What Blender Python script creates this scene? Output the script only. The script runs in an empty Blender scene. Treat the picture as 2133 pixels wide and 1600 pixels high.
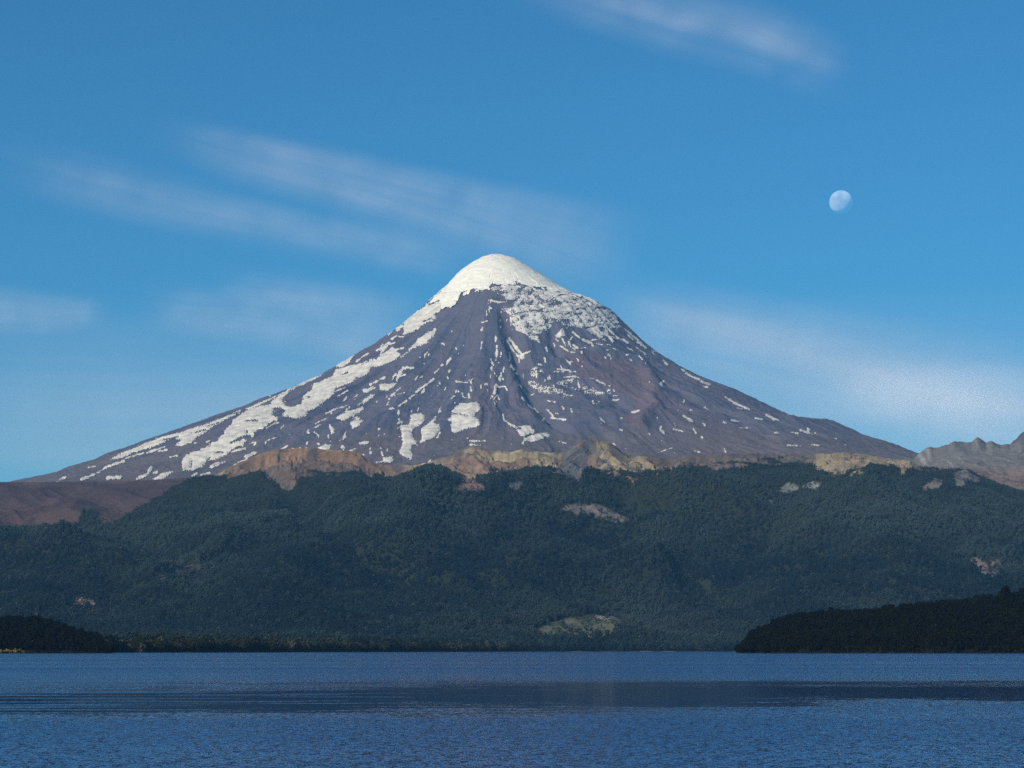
import bpy, bmesh, math, random
import numpy as np
from mathutils import Vector, Matrix

# ------------------------------------------------------------------ camera, sky, sun, exposure
F = 5200.0                       # focal length in photo pixels (2133 x 1600)
PITCH = math.radians(6.092)
CAM_H = 3.0
SUN_AZ, SUN_EL = math.radians(-138.0), math.radians(28.0)   # azimuth clockwise from the view axis (+Y)
sc = bpy.context.scene
col = sc.collection
cam_d = bpy.data.cameras.new('camera'); cam = bpy.data.objects.new('camera', cam_d); col.objects.link(cam)
cam_d.sensor_width = 36.0; cam_d.lens = 36.0 * F / 2133.0
cam_d.clip_start = 1.0; cam_d.clip_end = 600000.0
cam.location = (0, 0, CAM_H); cam.rotation_euler = (math.pi / 2 + PITCH, 0, 0)
sc.camera = cam

S = Vector((math.cos(SUN_EL) * math.sin(SUN_AZ), math.cos(SUN_EL) * math.cos(SUN_AZ), math.sin(SUN_EL)))
world = bpy.data.worlds.new('World'); sc.world = world; world.use_nodes = True
wn = world.node_tree; wn.nodes.clear()
sky = wn.nodes.new('ShaderNodeTexSky'); sky.sky_type = 'NISHITA'; sky.sun_disc = False
sky.sun_elevation = SUN_EL; sky.sun_rotation = SUN_AZ
sky.altitude = 900.0; sky.air_density = 1.0; sky.dust_density = 0.0; sky.ozone_density = 8.0
bg = wn.nodes.new('ShaderNodeBackground'); bg.inputs['Strength'].default_value = 0.090
wo = wn.nodes.new('ShaderNodeOutputWorld')
wb = wn.nodes.new('ShaderNodeVectorMath'); wb.operation = 'MULTIPLY'; wb.inputs[1].default_value = (0.41, 1.0, 1.02)   # the camera's cool white balance
wn.links.new(sky.outputs[0], wb.inputs[0]); wn.links.new(wb.outputs[0], bg.inputs['Color']); wn.links.new(bg.outputs[0], wo.inputs['Surface'])

sun_d = bpy.data.lights.new('sun', 'SUN'); sun = bpy.data.objects.new('sun', sun_d); col.objects.link(sun)
sun_d.energy = 4.6; sun_d.angle = math.radians(0.53); sun_d.color = (1.0, 0.91, 0.75)
sun.rotation_euler = S.to_track_quat('Z', 'Y').to_euler(); sun.location = (-300, -200, 300)

sc.view_settings.view_transform = 'Standard'; sc.view_settings.look = 'None'
sc.view_settings.exposure = 0.0; sc.view_settings.gamma = 1.0; sc.view_settings.use_curve_mapping = False
sc.cycles.max_bounces = 6; sc.cycles.diffuse_bounces = 2; sc.cycles.glossy_bounces = 3
sc.cycles.transparent_max_bounces = 12; sc.cycles.volume_bounces = 0
sc.cycles.use_denoising = False

# ------------------------------------------------------------------ helpers
rng = np.random.default_rng(7); random.seed(7)
CP, SP = math.cos(PITCH), math.sin(PITCH)

def px2te(u, v):                 # photo pixel -> (x/y, (z-cam)/y)
    xr = (np.asarray(u, float) - 1066.5) / F; yr = (800.0 - np.asarray(v, float)) / F
    k = CP - yr * SP
    return xr / k, (SP + yr * CP) / k

def te2px(t, e):
    k = CP + e * SP
    return 1066.5 + F * t / k, 800.0 - F * (-SP + e * CP) / k

def poly_te(pts):
    a = np.array(pts, float); t, e = px2te(a[:, 0], a[:, 1])
    o = np.argsort(t); return t[o], e[o]

_R = rng.random((256, 256))
def vnoise(x, y, s=0):
    x = np.asarray(x, float) + s * 37.13; y = np.asarray(y, float) + s * 91.7
    xi = np.floor(x).astype(int); yi = np.floor(y).astype(int); fx = x - xi; fy = y - yi
    fx = fx * fx * fx * (fx * (fx * 6 - 15) + 10); fy = fy * fy * fy * (fy * (fy * 6 - 15) + 10)
    a = _R[xi & 255, yi & 255]; b = _R[(xi + 1) & 255, yi & 255]
    c = _R[xi & 255, (yi + 1) & 255]; d = _R[(xi + 1) & 255, (yi + 1) & 255]
    return ((a * (1 - fx) + b * fx) * (1 - fy) + (c * (1 - fx) + d * fx) * fy) * 2 - 1
def fbm(x, y, o=4, s=0):
    r = 0; a = 0.5; n = 0
    for i in range(o):
        r = r + a * vnoise(x, y, s + i); n += a; a *= 0.5; x = x * 2.03; y = y * 2.03
    return r / n
def ridged(x, y, o=4, s=0):
    r = 0; a = 0.5; n = 0
    for i in range(o):
        r = r + a * (1 - np.abs(vnoise(x, y, s + i)) * 1.6); n += a; a *= 0.5; x = x * 2.07; y = y * 2.07
    return r / n
def sstep(a, b, x):
    k = np.clip((x - a) / (b - a), 0, 1); return k * k * (3 - 2 * k)

def inside(poly, u, v):
    p = np.array(poly, float); r = np.zeros(np.shape(u), bool); n = len(p)
    for i in range(n):
        x1, y1 = p[i]; x2, y2 = p[(i + 1) % n]
        if y1 == y2: continue
        c = ((y1 > v) != (y2 > v)) & (u < (x2 - x1) * (v - y1) / (y2 - y1) + x1)
        r ^= c
    return r
def seg_dist(pts, u, v, closed=False):
    p = np.array(pts, float); d = np.full(np.shape(u), 1e9)
    if len(p) == 1: return np.hypot(u - p[0, 0], v - p[0, 1])
    n = len(p)
    for i in range(n if closed else n - 1):
        a = p[i]; b = p[(i + 1) % n]; ab = b - a; L = (ab ** 2).sum() + 1e-9
        k = np.clip(((u - a[0]) * ab[0] + (v - a[1]) * ab[1]) / L, 0, 1)
        d = np.minimum(d, np.hypot(u - a[0] - k * ab[0], v - a[1] - k * ab[1]))
    return d
def poly_sdf(poly, u, v):
    d = seg_dist(poly, u, v, True); return np.where(inside(poly, u, v), -d, d)

def mesh_obj(name, verts, faces, mat=None, parent=None, smooth=True, kind=None, colors=None, uvs=None):
    me = bpy.data.meshes.new(name)
    verts = np.asarray(verts, np.float32); faces = np.asarray(faces, np.int32)
    k = faces.shape[1]
    me.vertices.add(len(verts)); me.vertices.foreach_set('co', verts.ravel())
    me.loops.add(faces.size); me.loops.foreach_set('vertex_index', faces.ravel())
    me.polygons.add(len(faces))
    me.polygons.foreach_set('loop_start', np.arange(0, faces.size, k, dtype=np.int32))
    me.polygons.foreach_set('loop_total', np.full(len(faces), k, np.int32))
    me.polygons.foreach_set('use_smooth', np.full(len(faces), smooth, bool))
    me.update(calc_edges=True)
    if colors is not None:
        at = me.color_attributes.new('tint', 'FLOAT_COLOR', 'POINT')
        c = np.ones((len(verts), 4), np.float32); c[:, :3] = colors; at.data.foreach_set('color', c.ravel())
    if uvs is not None:
        ul = me.uv_layers.new(name='UVMap'); ul.data.foreach_set('uv', np.asarray(uvs, np.float32)[faces.ravel()].ravel())
    if mat: me.materials.append(mat)
    o = bpy.data.objects.new(name, me); col.objects.link(o)
    if parent: o.parent = parent
    if kind: o['kind'] = kind
    return o

def grid_faces(nr, nc, wrap=False):
    r = np.arange(nr - 1)[:, None]; c = np.arange(nc if wrap else nc - 1)[None, :]
    c2 = (c + 1) % nc
    return np.stack([r * nc + c, r * nc + c2, (r + 1) * nc + c2, (r + 1) * nc + c], -1).reshape(-1, 4)

def tag(o, label, cat, group=None):
    o['label'] = label; o['category'] = cat
    if group: o['group'] = group
    return o

class NT:
    def __init__(s, name):
        s.m = bpy.data.materials.new(name); s.m.use_nodes = True; s.t = s.m.node_tree; s.t.nodes.clear()
        s.out = s.n('OutputMaterial')
    def n(s, typ, **kw):
        nd = s.t.nodes.new('ShaderNode' + typ)
        for k, v in kw.items(): setattr(nd, k, v)
        return nd
    def l(s, a, b): s.t.links.new(a, b)
    def val(s, sock, x):
        if hasattr(x, 'is_output') or isinstance(x, bpy.types.NodeSocket): s.l(x, sock)
        else: sock.default_value = x
    def math(s, op, a, b=0.0, clamp=False):
        m = s.n('Math', operation=op, use_clamp=clamp); s.val(m.inputs[0], a); s.val(m.inputs[1], b); return m.outputs[0]
    def noise(s, vec, scale, detail=4.0, rough=0.55):
        nd = s.n('TexNoise'); s.l(vec, nd.inputs['Vector']); nd.inputs['Scale'].default_value = scale
        nd.inputs['Detail'].default_value = detail; nd.inputs['Roughness'].default_value = rough; return nd
    def mapr(s, x, a, b, c, d, smooth=False):
        nd = s.n('MapRange'); nd.clamp = True
        if smooth: nd.interpolation_type = 'SMOOTHSTEP'
        s.val(nd.inputs['Value'], x)
        for k, v in zip(('From Min', 'From Max', 'To Min', 'To Max'), (a, b, c, d)): s.val(nd.inputs[k], v)
        return nd.outputs['Result']
    def mix(s, f, a, b, blend='MIX'):
        nd = s.n('Mix', data_type='RGBA', blend_type=blend)
        s.val(nd.inputs[0], f)
        for sk, x in ((nd.inputs[6], a), (nd.inputs[7], b)):
            if isinstance(x, tuple): sk.default_value = (*x, 1.0)
            else: s.l(x, sk)
        return nd.outputs[2]
    def vmul(s, vec, xyz):
        nd = s.n('VectorMath', operation='MULTIPLY'); s.l(vec, nd.inputs[0]); nd.inputs[1].default_value = xyz; return nd.outputs[0]
    def principled(s, colr, rough=0.9, spec=0.1, normal=None):
        p = s.n('BsdfPrincipled')
        if isinstance(colr, tuple): p.inputs['Base Color'].default_value = (*colr, 1)
        else: s.l(colr, p.inputs['Base Color'])
        p.inputs['Roughness'].default_value = rough; p.inputs['Specular IOR Level'].default_value = spec
        if normal is not None: s.l(normal, p.inputs['Normal'])
        s.l(p.outputs[0], s.out.inputs['Surface']); return p

# ------------------------------------------------------------------ materials
def mat_tinted(name, fine, amp, bump_scale=None, bump_dist=0.0, stretch=(1, 1, 1)):
    """surface whose own colour is stored per vertex, broken up by procedural noise"""
    m = NT(name); a = m.n('Attribute', attribute_name='tint'); g = m.n('NewGeometry')
    v = m.vmul(g.outputs['Position'], stretch)
    n1 = m.noise(v, fine, 6, 0.65); n2 = m.noise(v, fine * 0.13, 3, 0.5)
    f = m.math('ADD', m.mapr(n1.outputs['Fac'], 0.25, 0.75, 1 - amp, 1 + amp), m.mapr(n2.outputs['Fac'], 0.3, 0.7, -amp * 0.5, amp * 0.5))
    sc_ = m.n('VectorMath', operation='SCALE'); m.l(a.outputs['Color'], sc_.inputs[0]); m.l(f, sc_.inputs['Scale'])
    nrm = None
    if bump_scale:
        b = m.n('Bump'); b.inputs['Strength'].default_value = 1.0; b.inputs['Distance'].default_value = bump_dist
        nb = m.noise(v, bump_scale, 5, 0.6); m.l(nb.outputs['Fac'], b.inputs['Height']); nrm = b.outputs[0]
    m.principled(sc_.outputs[0], 0.95, 0.05, nrm); return m.m

M_VOLC = mat_tinted('volcanic_scree', 0.012, 0.16, 0.02, 10.0)
M_RIDGE = mat_tinted('ridge_ground', 0.05, 0.3, 0.05, 5.0)
M_RANGE = mat_tinted('crag_rock', 0.02, 0.3, 0.02, 12.0)

def mat_snow(name, c1, c2, scale):
    m = NT(name); g = m.n('NewGeometry')
    n = m.noise(m.vmul(g.outputs['Position'], (1, 1, 2.2)), scale, 5, 0.6)
    n2 = m.noise(g.outputs['Position'], scale * 0.2, 3, 0.5)
    c = m.mix(m.mapr(n.outputs['Fac'], 0.35, 0.65, 0, 1), c1, c2)
    b = m.n('Bump'); b.inputs['Distance'].default_value = 6.0; m.l(n2.outputs['Fac'], b.inputs['Height'])
    m.principled(c, 0.8, 0.1, b.outputs[0]); return m.m
M_CAP = mat_snow('summit_snow', (0.92, 0.87, 0.74), (0.74, 0.70, 0.61), 0.022)
M_SNOW = mat_snow('old_snow', (0.80, 0.74, 0.64), (0.50, 0.47, 0.42), 0.016)
M_ICE = mat_snow('dirty_ice', (0.80, 0.745, 0.65), (0.40, 0.39, 0.38), 0.03)

def mat_foliage(name, dark, light, warm, patch, pale=None, zone=None):
    """leaf colour: per-tree variation plus stands of different kinds of tree across the hillside"""
    m = NT(name); oi = m.n('ObjectInfo'); g = m.n('NewGeometry')
    n = m.noise(g.outputs['Position'], patch, 4, 0.6); nb = m.noise(g.outputs['Position'], patch * 3.1, 4, 0.6)
    r = m.math('POWER', oi.outputs['Random'], 1.5)
    c = m.mix(r, dark, light)
    if zone:                                                    # dark evergreen beech below, paler deciduous beech towards the treeline
        sz = m.n('SeparateXYZ'); m.l(g.outputs['Position'], sz.inputs[0])
        zh = m.math('ADD', sz.outputs[2], m.mapr(n.outputs['Fac'], 0.3, 0.7, -170, 170))
        c = m.mix(m.mapr(zh, 230, 560, 0.0, 1.0, True), c, m.mix(r, zone[0], zone[1]))
    c = m.mix(m.mapr(n.outputs['Fac'], 0.48, 0.66, 0.0, 0.75), c, warm)
    c = m.mix(m.mapr(nb.outputs['Fac'], 0.50, 0.66, 0.0, 0.8), c, dark)
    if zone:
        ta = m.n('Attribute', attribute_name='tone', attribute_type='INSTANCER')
        c = m.mix(m.mapr(ta.outputs['Fac'], 0.0, 0.8, 0.0, 0.8), c, (0.068, 0.086, 0.072)); c = m.mix(m.mapr(ta.outputs['Fac'], -0.8, 0.0, 0.85, 0.0), c, (0.003, 0.010, 0.016))  # painted slope light pales the leaves, painted shade darkens them
    if pale: c = m.mix(m.mapr(oi.outputs['Random'], 0.94, 0.96, 0.0, 0.8), c, pale)
    n3 = m.noise(g.outputs['Position'], 0.45, 2, 0.5)
    c = m.mix(m.mapr(n3.outputs['Fac'], 0.3, 0.7, 0.5, 0.0), c, dark)
    m.principled(c, 0.85, 0.08); return m.m
M_FAR = mat_foliage('hillside_leaves', (0.004, 0.011, 0.014), (0.020, 0.037, 0.037), (0.044, 0.064, 0.046), 0.0016, (0.060, 0.068, 0.066), ((0.034, 0.058, 0.050), (0.084, 0.108, 0.080)))
M_SHORE = mat_foliage('shore_leaves', (0.016, 0.022, 0.012), (0.068, 0.078, 0.040), (0.085, 0.080, 0.040), 0.006, (0.15, 0.135, 0.10))
M_DARK = mat_foliage('evergreen_leaves', (0.003, 0.004, 0.003), (0.007, 0.010, 0.005), (0.013, 0.015, 0.006), 0.02)
def mat_plain(name, c1, c2, scale, rough=0.9):
    m = NT(name); g = m.n('NewGeometry'); n = m.noise(g.outputs['Position'], scale, 4, 0.6)
    m.principled(m.mix(m.mapr(n.outputs['Fac'], 0.3, 0.7, 0, 1), c1, c2), rough, 0.1); return m.m
M_OLIVE = mat_foliage('olive_leaves', (0.006, 0.007, 0.003), (0.026, 0.026, 0.009), (0.042, 0.036, 0.010), 0.03)  # olive leaf colour, brightened in place of sunlight on waterline trees
M_BARK = mat_plain('grey_bark', (0.03, 0.025, 0.02), (0.07, 0.06, 0.05), 1.5)
M_SOIL = mat_plain('forest_floor', (0.005, 0.006, 0.004), (0.012, 0.012, 0.008), 0.1)
M_YEL = mat_plain('yellow_leaves', (0.16, 0.11, 0.025), (0.30, 0.21, 0.06), 0.7)
M_GRAVEL = mat_plain('pale_gravel', (0.14, 0.135, 0.12), (0.26, 0.25, 0.23), 0.2)

# ------------------------------------------------------------------ lake
def mat_water():
    m = NT('lake_water'); g = m.n('NewGeometry'); P = g.outputs['Position']
    sp = m.n('SeparateXYZ'); m.l(P, sp.inputs[0]); y = sp.outputs[1]
    # calm slick lying across the bay, ragged edged; light air elsewhere
    w = m.noise(m.vmul(P, (0.035, 0.02, 0)), 1.0, 4, 0.6); w2 = m.noise(m.vmul(P, (0.16, 0.35, 0)), 1.0, 3, 0.6)
    yy = m.math('ADD', y, m.mapr(w.outputs['Fac'], 0.25, 0.75, -30, 30))
    yy = m.math('ADD', yy, m.mapr(w2.outputs['Fac'], 0.25, 0.75, -16, 16))
    x = sp.outputs[0]
    near = m.math('ADD', 113.0, m.mapr(x, -30, 40, -20, 32)); near_b = m.math('ADD', near, 10.0)
    a = m.mapr(m.math('SUBTRACT', yy, near), -12, 26, 0, 1, True)
    b = m.mapr(m.math('SUBTRACT', yy, m.mapr(x, -40, 20, -15, 20)), 175, 300, 1, 0, True)
    calm = m.math('MULTIPLY', a, b)
    streak = m.noise(m.vmul(P, (0.05, 0.30, 0)), 1.0, 1, 0.5)
    thr = m.mapr(x, -24, 6, 0.47, 0.26)
    calm = m.math('MULTIPLY', calm, m.mapr(m.math('SUBTRACT', streak.outputs['Fac'], thr), -0.02, 0.02, 0.1, 1.0))
    # far cat's-paws, long streaks of stronger and weaker ripple
    cp = m.noise(m.vmul(P, (0.0012, 0.009, 0)), 1.0, 4, 0.6)
    amp = m.mapr(cp.outputs['Fac'], 0.40, 0.58, 0.16, 0.52)
    amp = m.math('MULTIPLY', amp, m.mapr(y, 230, 420, 1.0, 1.45, True))                 # more wind out on the open lake
    amp = m.math('MULTIPLY', amp, m.mapr(calm, 0, 1, 1.0, 0.05))
    n1 = m.noise(m.vmul(P, (1.0, 0.45, 1)), 15.0, 2, 0.55); n2 = m.noise(m.vmul(P, (1.0, 0.6, 1)), 4.5, 2, 0.5)
    s1 = m.n('VectorMath', operation='SUBTRACT'); m.l(n1.outputs['Color'], s1.inputs[0]); s1.inputs[1].default_value = (0.5, 0.5, 0.5)
    s2 = m.n('VectorMath', operation='SUBTRACT'); m.l(n2.outputs['Color'], s2.inputs[0]); s2.inputs[1].default_value = (0.5, 0.5, 0.5)
    ad = m.n('VectorMath', operation='ADD'); m.l(s1.outputs[0], ad.inputs[0]); m.l(s2.outputs[0], ad.inputs[1])
    sc_ = m.n('VectorMath', operation='SCALE'); m.l(ad.outputs[0], sc_.inputs[0]); m.l(m.math('MULTIPLY', amp, 2.3), sc_.inputs['Scale'])
    fl = m.n('VectorMath', operation='MULTIPLY'); m.l(sc_.outputs[0], fl.inputs[0]); fl.inputs[1].default_value = (0.8, 1.0, 0.0)
    up = m.n('VectorMath', operation='ADD'); m.l(fl.outputs[0], up.inputs[0]); up.inputs[1].default_value = (0, 0, 1)
    nn = m.n('VectorMath', operation='NORMALIZE'); m.l(up.outputs[0], nn.inputs[0])
    p = m.principled((0.001, 0.054, 0.220), 0.04, 0.5, nn.outputs[0]); m.l(m.mapr(calm, 0, 1, 0.10, 0.05), p.inputs['Roughness']); p.inputs['IOR'].default_value = 1.333
    return m.m
M_WATER = mat_water()
lake = mesh_obj('lake', [(-6000, -800, 0), (6000, -800, 0), (6000, 10400, 0), (-6000, 10400, 0)], [(0, 1, 2, 3)], M_WATER, kind='structure')

# ------------------------------------------------------------------ volcano
VY = 17700.0
LEFT = [(1035,531),(1022,533),(1005,538),(985,548),(955,570),(930,597),(905,620),(870,650),(835,680),(795,706),(760,727),(720,752),(690,772),(640,801),(600,818),(560,836),(500,862),(450,879),(400,895),(340,915),(300,930),(250,949),(205,968),(160,984),(122,998),(0,1026),(-200,1062),(-450,1090)]
RIGHT = [(1035,531),(1050,534),(1064,538),(1080,545),(1110,563),(1150,589),(1180,607),(1210,621),(1250,637),(1275,652),(1300,677),(1340,714),(1380,745),(1420,771),(1480,800),(1540,825),(1600,855),(1650,880),(1690,890),(1742,893),(1765,905),(1800,920),(1830,930),(1870,941),(1905,957),(2000,985),(2200,1020),(2500,1060)]
t0, _ = px2te(1035, 532); VX = float(t0 * VY)
def prof(pts):
    a = np.array(pts, float); t, e = px2te(a[:, 0], a[:, 1])
    r = np.abs(t * VY - VX); z = CAM_H + e * VY; o = np.argsort(r); return r[o], z[o]
PL, PR = prof(LEFT), prof(RIGHT)
def vbase(x, y):
    dx, dy = x - VX, y - VY; r = np.hypot(dx, dy) + 1e-6; a = dx / r
    w = sstep(-1.0, 1.0, a)
    zl = np.interp(r, *PL); zr = np.interp(r, *PR)
    z = zl * (1 - w) + zr * w
    fr = np.sqrt(np.maximum(0, 1 - a * a))                      # front and back faces are a little steeper and smoother
    return z - fr * 0.03 * r
def vmarch(u, v, hf, y0=13300.0, y1=18400.0, n=480):
    """first hit of the photo rays with a height function, as plan positions"""
    u = np.asarray(u, float); v = np.asarray(v, float); t, e = px2te(u, v)
    ys = np.linspace(y0, y1, n); hit = np.full(u.shape, np.nan); prev = np.full(u.shape, -1.0)
    for i, yy in enumerate(ys):
        d = hf(t * yy, np.full(u.shape, yy)) - (CAM_H + e * yy)
        new = np.isnan(hit) & (d >= 0) & (i > 0)
        if new.any():
            k = prev[new] / (prev[new] - d[new] - 1e-9); hit[new] = ys[i - 1] + (yy - ys[i - 1]) * np.clip(k, 0, 1)
        prev = d
    return t * hit, hit
def plan_line(pts):
    a = np.array(pts, float); x, y = vmarch(a[:, 0], a[:, 1], vbase); k = ~np.isnan(x); return np.stack([x[k], y[k]], 1)
FEAT = [  # (photo polyline, height change, half width) ribs and gullies of the face
    (plan_line([(1052,655),(1072,715),(1094,775),(1118,830),(1150,868),(1182,885)]), -75, 55),
    (plan_line([(1035,660),(1045,720),(1060,780),(1085,840),(1120,880)]), 32, 50),
    (plan_line([(1030,615),(1012,690),(990,790),(985,880)]), 26, 90),
    (plan_line([(1150,672),(1148,700),(1160,730)]), -45, 40),
    (plan_line([(1215,730),(1290,742),(1340,760),(1366,800),(1362,850),(1335,890)]), 45, 60),
    (plan_line([(1200,800),(1250,815),(1300,845)]), -45, 75),
    (plan_line([(1380,790),(1480,850),(1600,910)]), -30, 70),
    (plan_line([(860,690),(760,790),(640,890)]), -22, 70),
    (plan_line([(900,700),(850,800),(790,900)]), 20, 80),
]
def vheight(x, y):
    x = np.asarray(x, float); y = np.asarray(y, float)
    z = vbase(x, y); dx, dy = x - VX, y - VY; r = np.hypot(dx, dy); ang = np.arctan2(dx, -dy)
    A = sstep(260, 1100, r)
    wob = fbm(x / 700, y / 700, 3, 5) * 0.10
    z = z + A * (ridged((ang + wob) * 9, r / 2600, 2, 11) - 0.55) * (10 + r * 0.006)
    z = z + sstep(700, 2200, r) * (ridged((ang + wob) * 27, r / 1100, 3, 21) - 0.55) * 11
    z = z + sstep(150, 600, r) * fbm(x / 110, y / 110, 4, 31) * 8 + sstep(350, 900, r) * (ridged(x / 46, y / 46, 3, 35) - 0.55) * 5.5 + fbm(x / 420, y / 420, 3, 41) * (4 + 12 * A)
    for ln, h, w in FEAT:
        m = (x > ln[:, 0].min() - 4 * w) & (x < ln[:, 0].max() + 4 * w) & (y > ln[:, 1].min() - 4 * w) & (y < ln[:, 1].max() + 4 * w)
        if m.any():
            d = seg_dist(ln, x[m], y[m]); z = z.copy(); z[m] += h * np.exp(-(d / w) ** 2) * (0.8 + 0.4 * vnoise(x[m] / 90, y[m] / 90, 3))
    return z

# polar grid, finer towards the camera
na = 1150; q = np.linspace(-1, 1, na, endpoint=False)
ang = math.pi * (0.62 * q + 0.38 * q ** 3)
rad = np.concatenate([np.linspace(1.0, 600, 70), np.linspace(608, 3400, 250), np.linspace(3440, 5400, 24)])
AA, RR = np.meshgrid(ang, rad)
X = VX + RR * np.sin(AA); Y = VY - RR * np.cos(AA); Z = vheight(X, Y)
U, V = te2px(X / Y, (Z - CAM_H) / Y)
G = lambda pts: [(850 + a / 3.555, 500 + b / 3.555) for a, b in pts]
CAP = G([(150,470),(190,430),(255,330),(400,150),(560,60),(700,50),(850,110),(1000,200),(1200,340),(1420,440),(1400,475),(1190,415),(1080,392),(960,362),(850,342),(750,327),(620,347),(540,372),(480,372),(420,392),(395,440),(320,490),(250,525),(205,500),(225,455)])
front = Y < VY + 25
cap = np.where(front, inside(CAP, U + 16 * fbm(X / 45, Y / 45, 4, 71), V + 13 * fbm(X / 45, Y / 45, 4, 77)), RR < 520)
# rock colours: grey-violet scree, red-violet cinder, darker lava ribs
base = np.array([0.116, 0.108, 0.140]); red = np.array([0.140, 0.104, 0.122]); drk = np.array([0.060, 0.070, 0.108])
C = np.ones(X.shape + (3,)) * base
redm = inside([(1165,720),(1240,735),(1340,755),(1372,800),(1368,850),(1335,905),(1300,870),(1330,845),(1290,820),(1230,790),(1190,775)], U + 14 * fbm(X / 150, Y / 150, 3, 51), V + 10 * fbm(X / 150, Y / 150, 3, 55)).astype(float)
redm = np.maximum(redm, 0.6 * sstep(0.0, 0.35, fbm(AA * 9, RR / 1500, 4, 61)) * (U > 1330))
redm = np.maximum(redm, 0.35 * sstep(0.05, 0.4, fbm(AA * 9, RR / 1500, 4, 65)))
C += (red - base) * np.clip(redm, 0, 1)[..., None]
dm = sstep(0.05, 0.4, fbm(AA * 22, RR / 900, 4, 81)) * 0.7
C += (drk - C) * dm[..., None]
tan = sstep(2550, 2900, RR) * 0.5
C += (np.array([0.15, 0.115, 0.095]) - C) * tan[..., None]
Vv = np.stack([X, Y, Z], -1).reshape(-1, 3)
volcano = mesh_obj('volcano', Vv, grid_faces(len(rad), na, True), M_VOLC, smooth=False, kind='structure', colors=C.reshape(-1, 3))
volcano['label'] = 'cone shaped grey volcano with white snow cap and snow patches'
# snow cap: the cells of the same surface, raised
fc = grid_faces(len(rad), na, True); keep = cap.ravel()[fc].sum(1) >= 2
sel = fc[keep]; ids, inv = np.unique(sel, return_inverse=True)
cv = Vv[ids].copy(); cv[:, 2] += 7.0
cv[:, 2] += 5.0 * fbm(cv[:, 0] / 75, cv[:, 2] / 16, 3, 91) - 5.0 * (np.abs(vnoise(cv[:, 0] / 160, cv[:, 2] / 30, 95)) < 0.07)
mesh_obj('snow_cap', cv, inv.reshape(-1, 4), M_CAP, volcano)

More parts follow.
